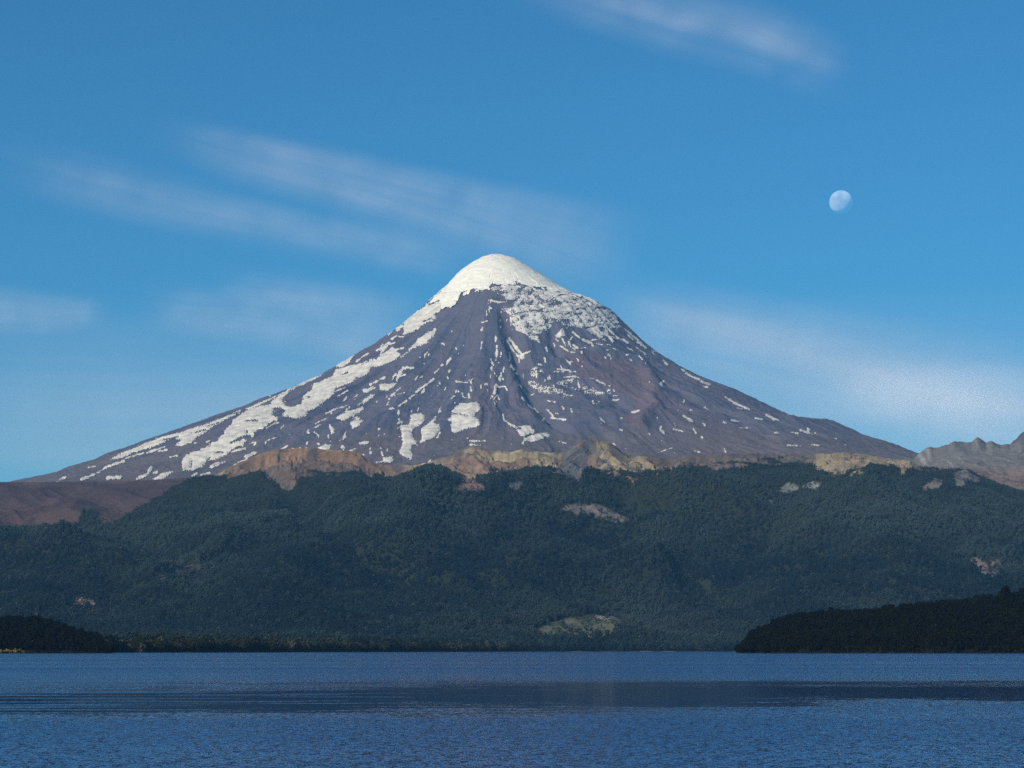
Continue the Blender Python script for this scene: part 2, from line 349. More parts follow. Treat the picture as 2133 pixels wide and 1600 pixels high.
# ---- snow patches traced on the face; each is its own draped piece
hx = np.arange(-3700, 3100, 10.0); hy = np.arange(13200, 18420, 10.0)
HX, HY = np.meshgrid(hx, hy); HZ = vheight(HX, HY)
def vgrid(x, y):
    fx = np.clip((x - hx[0]) / 10.0, 0, len(hx) - 1.001); fy = np.clip((y - hy[0]) / 10.0, 0, len(hy) - 1.001)
    i = fx.astype(int); j = fy.astype(int); a = fx - i; b = fy - j
    return (HZ[j, i] * (1 - a) + HZ[j, i + 1] * a) * (1 - b) + (HZ[j + 1, i] * (1 - a) + HZ[j + 1, i + 1] * a) * b
CR = {'A': (100, 800, 5.333), 'B': (370, 780, 6.094), 'C': (620, 600, 6.094), 'D': (680, 780, 6.094),
      'E': (1000, 580, 6.094), 'F': (1000, 740, 6.094), 'H': (1250, 700, 2.416)}
POLY = [
 ('B', 2.2, [(60,1230),(50,1110),(110,1020),(270,960),(370,920),(480,860),(590,770),(600,700),(680,640),(700,590),(860,470),(950,430),(1060,400),(1190,390),(1190,350),(1260,290),(1320,260),(1440,170),(1420,230),(1340,300),(1330,350),(1380,400),(1440,415),(1560,380),(1600,300),(1650,230),(1700,190),(1720,130),(1850,80),(1960,30),(2133,-10),(2133,100),(2000,160),(1980,200),(1970,260),(1900,330),(1800,400),(1660,460),(1640,520),(1500,560),(1380,545),(1330,530),(1370,460),(1300,430),(1220,430),(1210,520),(1280,545),(1270,600),(1150,640),(1090,690),(880,780),(760,810),(660,880),(800,850),(880,830),(830,890),(680,970),(620,1030),(480,1090),(390,1100),(370,1110),(280,1190),(180,1235)]),
 ('C', 1.6, [(180,1240),(300,1190),(480,1110),(470,1040),(600,1010),(740,970),(880,940),(1000,910),(1050,850),(1130,800),(1250,800),(1310,840),(1260,900),(1150,960),(1050,990),(930,1010),(910,1080),(800,1130),(680,1200),(560,1250),(450,1290),(330,1280),(250,1270)]),
 ('C', 0.8, [(0,1250),(0,1180),(180,1100),(330,1030),(480,960),(600,860),(720,770),(840,740),(750,820),(690,890),(640,960),(560,1010),(470,1000),(340,1070),(200,1150),(80,1230)]),
 ('B', 0.5, [(860,440),(1000,380),(1200,295),(1420,195),(1600,95),(1780,5),(1850,0),(1700,80),(1560,135),(1440,205),(1300,265),(1180,325),(1020,405),(880,450)]),
 ('A', 1.4, [(690,840),(820,765),(960,715),(1100,645),(1260,588),(1450,545),(1620,495),(1850,405),(2060,325),(2133,295),(2133,325),(1990,385),(1900,445),(1800,505),(1680,585),(1580,655),(1490,695),(1400,695),(1480,625),(1380,605),(1300,645),(1200,695),(1080,725),(960,765),(850,815),(760,835)]),
 ('A', 0.8, [(1140,1075),(1200,1040),(1270,990),(1390,970),(1370,1000),(1270,1060),(1200,1080)]),
 ('B', 0.6, [(1930,650),(1990,690),(1990,740),(1950,770),(1940,720)]),
 ('B', 0.6, [(1780,930),(1850,905),(1960,890),(1940,930),(1880,980),(1820,960)]),
 ('C', 2.4, [(1340,430),(1400,370),(1500,300),(1620,220),(1720,170),(1800,170),(1830,240),(1780,310),(1740,340),(1750,400),(1650,440),(1560,490),(1440,570),(1340,600),(1350,520)]),
 ('C', 2.2, [(1310,880),(1400,800),(1480,710),(1530,640),(1700,550),(1760,510),(1740,590),(1640,700),(1540,740),(1440,780),(1380,840)]),
 ('C', 1.4, [(1040,1290),(1040,1230),(1120,1220),(1250,1210),(1240,1240),(1160,1300),(1090,1310)]),
 ('D', 0.9, [(1060,520),(1130,500),(1200,490),(1245,520),(1240,590),(1200,640),(1120,680),(1075,740),(1100,800),(1150,870),(1140,890),(1090,900),(1070,950),(1090,1010),(1080,1100),(1040,1070),(930,1010),(920,980),(960,920),(970,850),(950,760),(940,650),(1050,640),(1065,580)]),
 ('D', 0.9, [(1200,690),(1250,660),(1330,590),(1400,520),(1390,580),(1370,620),(1440,670),(1440,710),(1380,790),(1280,840),(1210,870),(1140,890),(1200,860),(1210,760)]),
 ('D', 1.0, [(1580,490),(1640,410),(1700,370),(1780,370),(1900,350),(1940,380),(1960,430),(1890,510),(1840,520),(1920,570),(1960,620),(1940,660),(1820,680),(1720,710),(1640,750),(1590,730),(1580,650),(1590,580)]),
 ('D', 0.6, [(300,610),(360,585),(470,590),(400,660),(330,700)]),
 ('D', 0.8, [(720,1060),(840,1050),(855,1090),(820,1120),(720,1125)]),
 ('D', 1.0, [(390,390),(480,330),(560,260),(610,260),(600,290),(520,340),(420,390)]),
 ('D', 1.2, [(110,560),(230,490),(330,460),(400,430),(480,410),(460,450),(390,500),(280,560),(200,590)]),
 ('F', 0.8, [(440,910),(540,900),(630,895),(680,950),(680,1000),(600,1010),(560,1050),(500,1020),(470,960)]),
 ('F', 0.8, [(540,1090),(565,1060),(640,1030),(740,995),(830,985),(885,1010),(880,1040),(800,1050),(720,1090),(630,1100)]),
 ('F', 4.0, [(600,310),(680,320),(760,400),(860,390),(960,400),(1040,450),(1080,510),(1200,520),(1090,550),(1020,500),(960,500),(880,490),(800,480),(720,450),(630,390)]),
 ('F', 3.0, [(620,200),(700,150),(790,180),(810,220),(740,230),(640,290)]),
 ('F', 3.5, [(970,340),(1010,300),(1060,310),(1180,310),(1180,340),(1120,350),(1180,400),(1280,460),(1310,400),(1440,420),(1460,450),(1650,490),(1500,510),(1330,490),(1220,440),(1100,390),(1000,390)]),
 ('E', 0.8, [(960,740),(1030,650),(1080,720),(1010,750)]),
]
ICE = ('E', 2.5, [(140,110),(350,85),(560,95),(800,150),(1000,185),(1200,220),(1420,295),(1560,335),(1720,460),(1800,600),(1720,660),(1620,640),(1640,760),(1560,720),(1600,810),(1480,740),(1370,670),(1220,605),(1100,615),(1000,575),(950,500),(900,600),(870,690),(820,660),(740,720),(740,815),(640,775),(560,700),(480,680),(420,600),(400,480),(260,380),(380,320),(300,230),(150,160)])
LINES = {  # crop: (half width, points...)
 'A': [(14,(370,1060),(440,1040),(560,980),(680,910),(840,860)),(8,(860,830),(1060,770)),(10,(1100,765),(1300,700)),(12,(1230,750),(1320,735)),(11,(90,1085),(200,1035)),(17,(650,1050),(815,1035)),(15,(990,1060),(1110,1000),(1140,930)),(14,(1180,990),(1210,985)),(13,(1360,815),(1430,800)),(10,(1760,650),(1800,630)),(8,(1630,662),(1650,655)),(7,(450,930),(530,915)),(10,(1600,1020),(1650,1000)),(10,(1700,1015),(1800,990)),(10,(1790,930),(1850,890),(1960,870))],
 'B': [(13,(700,1170),(880,1080)),(18,(850,1050),(1010,990)),(15,(1310,970),(1390,910)),(12,(690,985),(860,940)),(9,(430,1190),(600,1110)),(8,(900,890),(970,870)),(6,(1120,850),(1280,795)),(8,(1750,630),(1890,560)),(7,(1740,680),(1810,640)),(10,(1880,500),(2030,430)),(10,(2000,560),(2133,520)),(9,(1740,740),(1790,780),(1790,820)),(10,(1930,640),(1945,700)),(10,(1915,770),(1915,810)),(12,(1940,845),(1940,855)),(13,(1648,870),(1640,895)),(9,(1635,930),(1636,936)),(13,(1780,885),(1792,885)),(7,(1120,690),(1260,610)),(6,(1310,690),(1350,650))],
 'C': [(13,(1190,650),(1260,610)),(16,(1230,510),(1320,490)),(15,(1240,790),(1340,765)),(11,(1000,795),(1070,760)),(12,(820,880),(900,830)),(11,(1280,620),(1340,620)),(16,(1340,1025),(1470,1010)),(10,(1290,1130),(1370,1100)),(12,(930,1230),(1100,1140)),(12,(880,1320),(980,1270)),(12,(1180,1370),(1230,1340)),(12,(1285,1295),(1298,1275)),(11,(1835,708),(1860,720)),(13,(2010,765),(2020,775)),(8,(1660,860),(1675,835)),(8,(1608,965),(1613,967)),(15,(1935,900),(1890,965)),(12,(1830,988),(1840,980)),(12,(1775,1050),(1795,1035)),(8,(1735,1080),(1755,1062)),(11,(1922,1062),(1930,1048)),(11,(1903,1135),(1907,1158)),(11,(1555,1140),(1585,1130)),(9,(1803,1213),(1808,1218)),(8,(470,1320),(620,1260)),(7,(500,1385),(640,1300)),(9,(1150,720),(1230,700)),(8,(1100,740),(1160,690))],
 'D': [(13,(1140,230),(1240,150),(1360,70)),(12,(1060,310),(1110,265),(1150,265)),(13,(910,415),(960,375),(1020,340)),(16,(915,470),(910,520)),(13,(922,580),(928,592)),(11,(908,680),(914,692)),(11,(925,795),(935,815)),(12,(1078,460),(1085,485)),(12,(1432,468),(1420,490)),(10,(820,275),(870,240)),(6,(870,270),(990,235)),(10,(798,318),(804,312)),(11,(783,358),(789,352)),(10,(767,394),(773,386)),(11,(800,444),(812,436)),(8,(639,345),(641,358)),(10,(1333,268),(1338,273)),(8,(1438,118),(1442,124)),(14,(663,688),(668,694)),(12,(930,195),(945,175)),(19,(435,875),(535,860)),(13,(310,975),(370,945)),(11,(640,1120),(730,1105)),(9,(688,938),(692,944)),(11,(700,985),(716,1035)),(14,(1825,850),(2010,848)),(11,(1815,900),(1960,905)),(9,(2015,938),(2028,942)),(9,(1786,812),(1795,818)),(15,(1440,745),(1412,795)),(8,(1588,838),(1593,843)),(8,(0,500),(140,430)),(9,(150,440),(260,400)),(6,(330,310),(410,255)),(11,(1645,95),(1790,108)),(15,(1835,98),(1838,112)),(15,(1828,160),(1834,205)),(11,(1808,250),(1816,295)),(13,(1676,215),(1684,228)),(11,(1725,240),(1735,285)),(8,(1730,290),(1775,302)),(11,(1608,285),(1622,275)),(8,(1586,308),(1595,302)),(8,(1628,360),(1633,372)),(12,(2015,135),(2042,126)),(9,(1845,76),(1856,64)),(8,(1885,16),(1892,4)),(12,(1538,35),(1543,58)),(12,(1185,45),(1220,35)),(7,(545,130),(640,90)),(7,(620,100),(740,45)),(9,(540,190),(600,150))],
 'E': [(11,(140,285),(220,300),(320,310)),(11,(105,320),(110,350),(138,385)),(8,(20,565),(90,545)),(15,(380,770),(440,860),(520,960)),(9,(340,790),(420,920),(480,995),(540,960),(640,930)),(10,(545,985),(555,1010)),(12,(215,860),(212,940),(205,1030)),(15,(1180,690),(1270,760),(1390,820)),(12,(1420,790),(1490,780)),(8,(1460,830),(1550,845)),(13,(1150,775),(1170,745)),(14,(1125,810),(1150,870),(1200,905)),(15,(1180,850),(1240,890)),(8,(1270,890),(1340,880)),(8,(1020,860),(1120,930)),(8,(1150,940),(1210,945)),(10,(1580,690),(1640,740),(1760,770)),(13,(1640,650),(1740,750),(1880,820)),(14,(1470,650),(1540,690)),(15,(1625,840),(1660,862)),(17,(1830,640),(1960,750),(2100,880)),(8,(1980,880),(2133,990)),(7,(960,770),(990,800)),(5,(2010,980),(2100,1080)),(8,(1860,975),(1900,968)),(8,(1610,912),(1630,914)),(8,(195,735),(205,770)),(8,(1440,640),(1500,610))],
 'F': [(14,(140,60),(150,90),(172,130)),(11,(278,72),(284,78)),(9,(230,105),(245,88)),(14,(395,130),(430,190)),(13,(458,230),(472,240)),(12,(182,226),(188,236)),(13,(62,380),(90,372)),(8,(88,444),(94,448)),(15,(287,300),(294,312)),(15,(200,375),(190,430),(185,490)),(11,(240,405),(320,400),(342,442)),(9,(170,570),(220,510),(240,560)),(10,(180,590),(195,640)),(8,(173,695),(178,706)),(11,(295,760),(310,830),(370,875),(440,910)),(15,(895,800),(1000,812),(1090,820)),(13,(840,690),(880,730),(920,770)),(14,(540,540),(620,640),(740,730)),(8,(655,510),(685,495)),(12,(720,110),(780,130)),(13,(980,180),(1060,190),(1140,195)),(11,(1140,212),(1230,215)),(7,(940,210),(1060,212)),(10,(1060,285),(1180,270),(1270,290)),(6,(1370,295),(1460,300)),(11,(1470,320),(1590,375)),(8,(1690,520),(1740,520)),(11,(1680,575),(1760,565)),(11,(1035,650),(1060,680)),(10,(1155,690),(1168,730)),(8,(980,740),(990,755)),(8,(1950,725),(2020,710)),(8,(1785,802),(1805,800)),(8,(1790,945),(1815,955)),(6,(1010,1100),(1090,1120)),(10,(540,1118),(552,1122)),(8,(1480,620),(1520,590)),(7,(860,580),(960,600)),(6,(1630,390),(1650,395))],
 'H': [(6,(410,170),(450,200),(500,222)),(6,(510,228),(550,245)),(6,(635,310),(680,340),(750,370)),(8,(840,402),(895,425)),(5,(420,405),(465,430)),(6,(622,433),(628,437)),(4,(456,374),(466,377)),(4,(370,470),(415,482)),(6,(470,470),(482,490)),(4,(660,425),(700,432)),(5,(710,465),(740,465)),(4,(690,363),(715,370)),(5,(1010,475),(1065,495)),(5,(1043,470),(1050,474)),(5,(1083,490),(1090,495)),(4,(1182,517),(1192,518)),(3,(945,552),(1010,555)),(3,(310,582),(360,565)),(4,(475,580),(500,585)),(4,(522,255),(540,260)),(5,(160,385),(195,378)),(4,(880,488),(900,490)),(4,(98,472),(114,475)),(3,(1065,548),(1100,552)),(3,(960,485),(1000,492)),(4,(780,415),(815,420)),(4,(625,570),(632,585)),(4,(1225,545),(1240,550))],
}
HOLES = [('B', 10, (880,590),(1020,590)),('B', 13, (1160,635),(1240,595)),('B', 8, (700,865),(860,790)),('B', 9, (490,995),(580,990)),('B', 12, (385,1080),(415,1055)),('B', 13, (880,730),(882,738)),('B', 7, (1340,590),(1440,570)),('B', 10, (1640,295),(1680,290)),('B', 9, (690,970),(820,915)),('A', 7, (1280,622),(1450,590)),('A', 6, (1600,552),(1750,512)),('A', 6, (1780,472),(1900,432)),('A', 5, (1180,700),(1340,660)),('C', 10, (1660,215),(1740,190)),('C', 9, (1600,430),(1700,385)),('C', 9, (740,1145),(800,1150)),('C', 8, (570,1100),(640,1075)),('C', 8, (1600,570),(1640,560)),('F', 14, (480,930),(510,935)),('D', 8, (1600,500),(1700,510),(1790,530)),('F', 10, (1085,340),(1110,345)),('A', 6, (1590,930),(1600,860))]
def conv(cr, p): x0, y0, s = CR[cr]; return (x0 + p[0] / s, y0 + p[1] / s)
holes = [([conv(h[0], p) for p in h[2:]], h[1] / CR[h[0]][2]) for h in HOLES]

def drape(name, sdf, box, step, mat, lift=6.0, hole=True, cut=None, feather=1.0):
    u0, v0, u1, v1 = box
    us = np.arange(u0 - 4, u1 + 4 + step, step); vs = np.arange(v0 - 4, v1 + 4 + step, step)
    Ug, Vg = np.meshgrid(us, vs); d = sdf(Ug, Vg)
    if hole:
        for pts, w in holes:
            a = np.array(pts)
            if a[:, 0].max() < u0 - 9 or a[:, 0].min() > u1 + 9 or a[:, 1].max() < v0 - 9 or a[:, 1].min() > v1 + 9: continue
            d = np.maximum(d, w - seg_dist(pts, Ug, Vg))
    if cut is not None: d = np.maximum(d, cut(Ug, Vg))
    nr, nc = Ug.shape; f = grid_faces(nr, nc)
    dc = d.ravel()[f].mean(1); f = f[dc + rng.uniform(-1.1, 1.1, len(f)) * min(1.0, feather) < 0]
    if len(f) == 0: return None
    ids, inv = np.unique(f, return_inverse=True)
    x, y = vmarch(Ug.ravel()[ids], Vg.ravel()[ids], vgrid); bad = np.isnan(x)
    f = inv.reshape(-1, 4); f = f[~bad[f].any(1)]
    if len(f) == 0: return None
    yy = y[f]; f = f[(yy.max(1) - yy.min(1)) < 260]             # never bridge across a rib
    if len(f) == 0: return None
    ids2, inv2 = np.unique(f, return_inverse=True)
    x, y = x[ids2], y[ids2]; z = vgrid(x, y) + 1.5 + lift * sstep(-1.0, 5.0, -d.ravel()[ids][ids2])
    y = y - 3.0
    return mesh_obj(name, np.stack([x, y, z], 1), inv2.reshape(-1, 4), mat, volcano)
for cr, jag, pts in POLY:
    P = [conv(cr, p) for p in pts]; a = np.array(P); s = random.random() * 50
    def sdf(u, v, P=P, jag=jag, s=s):
        return poly_sdf(P, u, v) + jag * (fbm(u / 11 + s, v / 6, 3, 101) + 0.8 * vnoise(u / 3.1, v / 2.3, 107)) + np.maximum(0, 0.05 - np.abs(vnoise(u / 19 + s, v / 7, 109))) * 60 * (jag > 1.3)
    cut = None
    if cr == 'F' and jag >= 3: cut = lambda u, v: 2.2 * (0.10 + fbm(u / 7, v / 4, 3, 131))
    drape('snow_patch', sdf, (a[:, 0].min(), a[:, 1].min(), a[:, 0].max(), a[:, 1].max()), 1.4, M_SNOW, cut=cut)
for cr, L in LINES.items():
    for ln in L:
        w = ln[0] / CR[cr][2] * 0.92; P = [conv(cr, p) for p in ln[1:]]; a = np.array(P)
        def sdf(u, v, P=P, w=w):
            return seg_dist(P, u, v) - w * (0.95 + 0.75 * vnoise(u / 6, v / 6, 111)) + 0.7 * vnoise(u / 2.2, v / 1.8, 117)
        drape('snow_patch', sdf, (a[:, 0].min() - w, a[:, 1].min() - w, a[:, 0].max() + w, a[:, 1].max() + w), 1.1, M_SNOW, lift=4.0, hole=False, feather=0.5)
def streaks(u, v):
    a = np.arctan2(u - 1035, v - 470); rho = np.hypot(u - 1035, v - 470)
    n = fbm(a * 46 + 0.8 * vnoise(u / 60, v / 60, 171), rho / 20, 3, 173) - 0.22 * sstep(80, 40, np.hypot(u - 950, (v - 700) * 0.8))
    up = sstep(300, 60, np.hypot((u - 905) / 1.0, (v - 700) * 1.1)) * 0.20 + sstep(190, 60, np.hypot(u - 1190, (v - 730) * 1.3)) * 0.16
    low = sstep(330, 60, np.hypot((u - 640) / 1.3, (v - 880) * 1.6)) * 0.13
    L = np.interp(u, [p[0] for p in LEFT[::-1]] + [p[0] for p in RIGHT[1:]], [p[1] for p in LEFT[::-1]] + [p[1] for p in RIGHT[1:]])
    hug = sstep(46, 12, v - L) * sstep(560, 640, u) * sstep(960, 900, u) * 0.22 + sstep(30, 8, v - L) * sstep(1220, 1260, u) * sstep(1460, 1380, u) * 0.20
    return (0.64 - np.maximum(np.maximum(up, low), hug) - n) * 9.0
o_ = drape('snow_streak', streaks, (430, 596, 1480, 965), 1.5, M_SNOW, lift=3.0, hole=False, feather=0.3)
o_['kind'] = 'stuff'
cr, jag, pts = ICE; P = [conv(cr, p) for p in pts]; a = np.array(P)
def ice_cut(u, v):
    wu = u + 9 * fbm(u / 26, v / 18, 2, 151); wv = v + 6 * fbm(u / 22, v / 16, 2, 155) + 0.18 * (u - 1150)
    k = sstep(1060, 1190, u) * 0.14 + sstep(690, 625, v) * 0.06
    n = fbm(wu / 13, wv / 5.5, 3, 141)
    lines = 0.075 - np.abs(vnoise(wu / 12, wv / 5.2, 161))        # narrow crevasses
    return np.maximum((n - 0.06 - k) * 5.0, lines * 12)
drape('ice_field', lambda u, v: poly_sdf(P, u, v) + jag * fbm(u / 9, v / 5, 3, 121), (a[:, 0].min(), a[:, 1].min(), a[:, 0].max(), a[:, 1].max()), 1.3, M_ICE, cut=ice_cut, hole=False)

# ------------------------------------------------------------------ forested ridge below the volcano
CREST = [(-700,985),(-300,1000),(0,1004),(100,1004),(200,1003),(300,1001),(350,998),(400,994),(450,989),(485,970),(520,954),(551,942),(590,935),(650,933),(690,937),(727,939),(752,944),(766,959),(787,968),(844,969),(862,970),(893,963),(923,951),(947,942),(970,933),(982,929),(1000,931),(1012,935),(1031,942),(1040,937),(1064,942),(1085,936),(1111,940),(1153,943),(1174,942),(1193,928),(1209,917),(1228,915),(1247,917),(1275,923),(1294,939),(1310,950),(1345,950),(1373,955),(1400,958),(1432,950),(1498,946),(1560,944),(1640,946),(1726,945),(1760,942),(1809,948),(1863,957),(1896,959),(1912,971),(1978,974),(2016,978),(2032,986),(2078,1006),(2133,1022),(2300,1050),(2800,1060)]
TREELINE = [(-700,1110),(0,1104),(100,1100),(160,1088),(172,1066),(200,1064),(214,1088),(235,1088),(262,1074),(300,1052),(335,1032),(360,1012),(395,996),(420,985),(470,985),(480,985),(540,983),(570,995),(585,1008),(603,1015),(612,1005),(625,985),(660,980),(680,990),(715,985),(755,985),(790,980),(800,990),(830,990),(850,978),(870,972),(893,966),(940,978),(970,986),(985,992),(1010,985),(1040,978),(1060,984),(1085,984),(1110,975),(1150,974),(1170,985),(1180,995),(1205,998),(1215,985),(1245,981),(1290,980),(1315,990),(1345,982),(1400,977),(1450,976),(1480,976),(1520,966),(1560,965),(1640,963),(1690,968),(1705,980),(1740,993),(1780,985),(1800,980),(1812,970),(1860,972),(1868,980),(1880,994),(1892,978),(1900,972),(1912,976),(1978,978),(2000,980),(2016,980),(2040,985),(2133,1010),(2800,1040)]
SHORE_D = [(-700,3300),(0,3300),(230,3300),(400,3500),(600,4000),(800,4700),(950,5300),(1060,5900),(1130,6700),(1250,7000),(1530,7050),(1800,7000),(2133,6900),(2800,6800)]
CLEAR = {  # bare ground inside the forest: (polygon, colour)
 'gully_scree': ([(942,1022),(958,1008),(962,992),(975,988),(990,1003),(1018,1022)], (0.20,0.135,0.115)),
 'tan_cliff': ([(143,1258),(158,1240),(175,1247),(192,1250),(198,1266),(170,1270)], (0.30,0.22,0.15)),
 'pink_slip': ([(2018,1172),(2026,1158),(2050,1168),(2085,1165),(2090,1185),(2075,1204),(2050,1200),(2035,1185)], (0.24,0.18,0.15)),
 'grey_outcrop': ([(1918,1028),(1925,1015),(1945,998),(1962,1000),(1958,1015),(1935,1020)], (0.22,0.20,0.16)),
 'grey_outcrop_b': ([(1985,985),(2010,978),(2045,1000),(2030,1005),(2012,1000),(2005,1018),(1990,1012)], (0.19,0.165,0.15)),
 'rock_band': ([(1165,1062),(1180,1052),(1240,1050),(1262,1056),(1290,1068),(1310,1082),(1290,1088),(1240,1072),(1190,1068)], (0.17,0.15,0.13)),
 'pale_rocks': ([(1620,1022),(1640,1008),(1665,1010),(1660,1020),(1640,1028)], (0.22,0.22,0.20)),
 'pale_rocks_b': ([(1668,1012),(1690,1000),(1712,1010),(1700,1020),(1680,1018)], (0.22,0.22,0.20)),
 'notch': ([(1602,1044),(1612,1036),(1606,1055)], (0.22,0.21,0.18)),
 'small_slip': ([(1900,1108),(1915,1105),(1918,1120),(1908,1118)], (0.24,0.21,0.15)),
 'cliff_face': ([(1150,975),(1178,940),(1215,918),(1232,920),(1222,960),(1205,998),(1180,995)], (0.12,0.115,0.12)),
 'left_face': ([(560,975),(640,955),(730,950),(760,975),(700,985),(640,978),(610,1010),(580,1005)], (0.155,0.115,0.095)),
 'meadow': ([(1112,1318),(1130,1303),(1180,1288),(1230,1281),(1300,1281),(1340,1288),(1290,1300),(1270,1325),(1200,1332),(1130,1332)], (0.125,0.130,0.080)),
 'meadow_top': ([(1225,1290),(1250,1282),(1300,1282),(1300,1287),(1240,1292)], (0.26,0.23,0.19)),
 'pale_line': ([(310,1206),(345,1196),(420,1172),(470,1150),(470,1158),(400,1188),(330,1212)], (0.07,0.075,0.06)),
 'boulders': ([(1055,1010),(1085,1000),(1090,1012),(1065,1022)], (0.18,0.18,0.17)),
}
ct, ce = poly_te(CREST)
tl_u = np.array(TREELINE, float); sh = np.array(SHORE_D, float)
sh_t = px2te(sh[:, 0], np.full(len(sh), 1357.0))[0]
nt, ndr = 660, 360
tv = np.linspace(-0.285, 0.300, nt)
e_c = np.interp(tv, ct, ce) + 0.00035 * fbm(tv * 900, tv * 0, 4, 201) * sstep(-0.135, -0.115, tv)
d_c = 10250 + 220 * fbm(tv * 7, tv * 0, 3, 205)
d_s = np.interp(tv, sh_t, sh[:, 1]) + 90 * fbm(tv * 60, tv * 0, 3, 211)
d_f = np.maximum(np.interp(tv, sh_t, sh[:, 1]) + 300, 6750.0)
_k = np.hanning(121); _k /= _k.sum(); d_f = np.convolve(np.pad(d_f, 60, mode='edge'), _k, 'valid'); d_f = np.maximum(d_f, d_s + 120)
# rows: shore flat, slope (dense), crest (densest), lee side
rows = np.concatenate([np.linspace(-0.06, 0, 5)[:-1], np.linspace(0, 1, 50)[:-1], 1 + np.linspace(0, 0.86, 200)[:-1], 1 + np.linspace(0.86, 1.0, 80), 2 + np.linspace(0.02, 1, 24)])
Rw = rows[:, None]
D = np.where(Rw <= 1, d_s + (d_f - d_s) * Rw, np.where(Rw <= 2, d_f + (d_c - d_f) * (Rw - 1), d_c + 2300 * (Rw - 2)))
T = np.broadcast_to(tv, D.shape); X = T * D; Y = D.copy()
s = np.clip((D - d_f) / (d_c - d_f), 0, 1)
flat = np.where(D < d_s, (D - d_s) * 0.06 - 0.5, 1.2 + 22 * np.clip((D - d_s) / (d_f - d_s), 0, 1) ** 1.3)
ker = np.hanning(161); ker /= ker.sum()
e_sm = np.convolve(np.pad(e_c, 80, mode='edge'), ker, 'valid') - 0.0015
cw = sstep(0.80, 1.0, s); zc = CAM_H + (e_sm + (e_c - e_sm) * cw) * d_c
SS = 0.55 * s + 0.45 * s * s * (3 - 2 * s)
Z = flat + (zc - flat) * SS
mid = np.sin(math.pi * np.clip(s, 0, 1)) ** 0.7
wx = 220 * fbm(X / 900, Y / 900, 3, 221); 
ra, rb = X * 0.80 + Y * 0.60, -X * 0.60 + Y * 0.80
Z += mid * (240 * (ridged((ra + wx) / 1150, (rb - wx) / 1500, 4, 225) - 0.6) + 42 * (ridged((X * 0.9 - Y * 0.45 + wx) / 420, (Y * 0.9 + X * 0.45) / 620, 4, 231) - 0.55))
Z += np.clip(s * 3, 0, 1) * (s < 1) * 9 * fbm(X / 130, Y / 130, 4, 241)
RF = [([(745,1128),(790,1155),(838,1190),(852,1235)], -48, 75), ([(600,1006),(612,1038),(640,1062),(660,1090)], -45, 60), ([(1300,1046),(1335,1062),(1372,1078)], -50, 50),
      ([(955,1172),(1010,1200),(1052,1228)], -34, 60), ([(480,1128),(400,1178),(310,1212)], 34, 70), ([(905,1000),(865,1075),(800,1140)], 40, 110), ([(1510,985),(1420,1095),(1340,1190)], 42, 120),
      ([(250,1070),(345,1135),(420,1230)], -36, 90), ([(1650,1000),(1600,1100),(1560,1200)], -36, 90), ([(1800,1000),(1850,1110),(1900,1200)], 36, 110), ([(1130,1010),(1080,1090),(1010,1160)], -34, 80), ([(640,1180),(560,1260),(500,1310)], 30, 90), ([(120,1130),(90,1220),(60,1290)], 30, 90), ([(1420,1180),(1500,1250),(1560,1300)], -28, 80)]
for pts_, h_, w_ in RF:                                         # spurs and gullies of the slope, as plan lines
    ln = []
    for (pu, pv_) in pts_:
        t1, e1 = px2te(pu, pv_); c1 = int(np.argmin(np.abs(tv - t1))); ee1 = (Z[:, c1] - CAM_H) / D[:, c1]
        hit = np.where((ee1 >= e1) & (D[:, c1] > d_s[c1]))[0]; r1 = hit[0] if len(hit) else -30
        ln.append((t1 * D[r1, c1], D[r1, c1]))
    Z += mid * h_ * 1.7 * np.exp(-(seg_dist(ln, X + 25 * fbm(X / 120, Y / 120, 3, 245), Y + 25 * fbm(X / 120, Y / 120, 3, 247)) / w_) ** 2)
mt, me_ = px2te(1240, 1300)
Z += 66 * np.exp(-((X - mt * 7420) / 190) ** 2 - ((Y - 7420) / 230) ** 2) * sstep(0, 260, D - d_s)
emax = e_sm + (e_c - e_sm) * cw - 0.0012 * np.minimum((d_c - D) / 250.0, 4.0) + 0.002 * (1 - cw)
emax = np.minimum(emax, e_c - 0.0003 * (D < d_c - 10))
Z = np.where(D < d_c, np.minimum(Z, CAM_H + D * emax), CAM_H + e_c * d_c - (D - d_c) * 0.20 - 20 * sstep(0, 200, D - d_c))
rock = 60 * (ridged((X + 0.5 * Y) / 110, (Y - 0.3 * X) / 150, 5, 251) - 0.72) + 14 * fbm(X / 28, Y / 28, 3, 255)
E0 = (Z - CAM_H) / Y; U, V = te2px(T, E0)
jit = 20 * fbm(X / 75, Y / 75, 4, 261) * (0.3 + 0.7 * (U > 440))
tree_v = np.interp(U, tl_u[:, 0], tl_u[:, 1])
bare = ((V + jit < tree_v) & (D > d_f + 800)) | (D > d_c + 30)
Z = np.where(bare & (D < d_c - 25) & (U > 440), Z + np.minimum(rock, 0) * 1.0, Z)
fgr = np.array([0.020, 0.024, 0.014]); C = np.ones(X.shape + (3,)) * fgr
leftb = U < 440
tanc = np.array([0.29, 0.235, 0.145]); brown = np.array([0.185, 0.125, 0.092]); orange = np.array([0.235, 0.145, 0.090])
n1 = sstep(-0.2, 0.3, fbm(X / 160, Y / 110, 4, 271))[..., None]; n2 = sstep(0.05, 0.35, fbm(X / 60, Y / 45, 4, 275))[..., None]
bc = brown + (tanc - brown) * n1
bc = np.where(((U > 470) & (U < 800))[..., None], brown + (orange - brown) * sstep(0, 1, np.clip((962 - V) / 22, 0, 1))[..., None], bc)
gr = sstep(1395, 1440, U) * sstep(1720, 1690, U)
bc = bc + (np.array([0.125, 0.10, 0.088]) - bc) * gr[..., None]
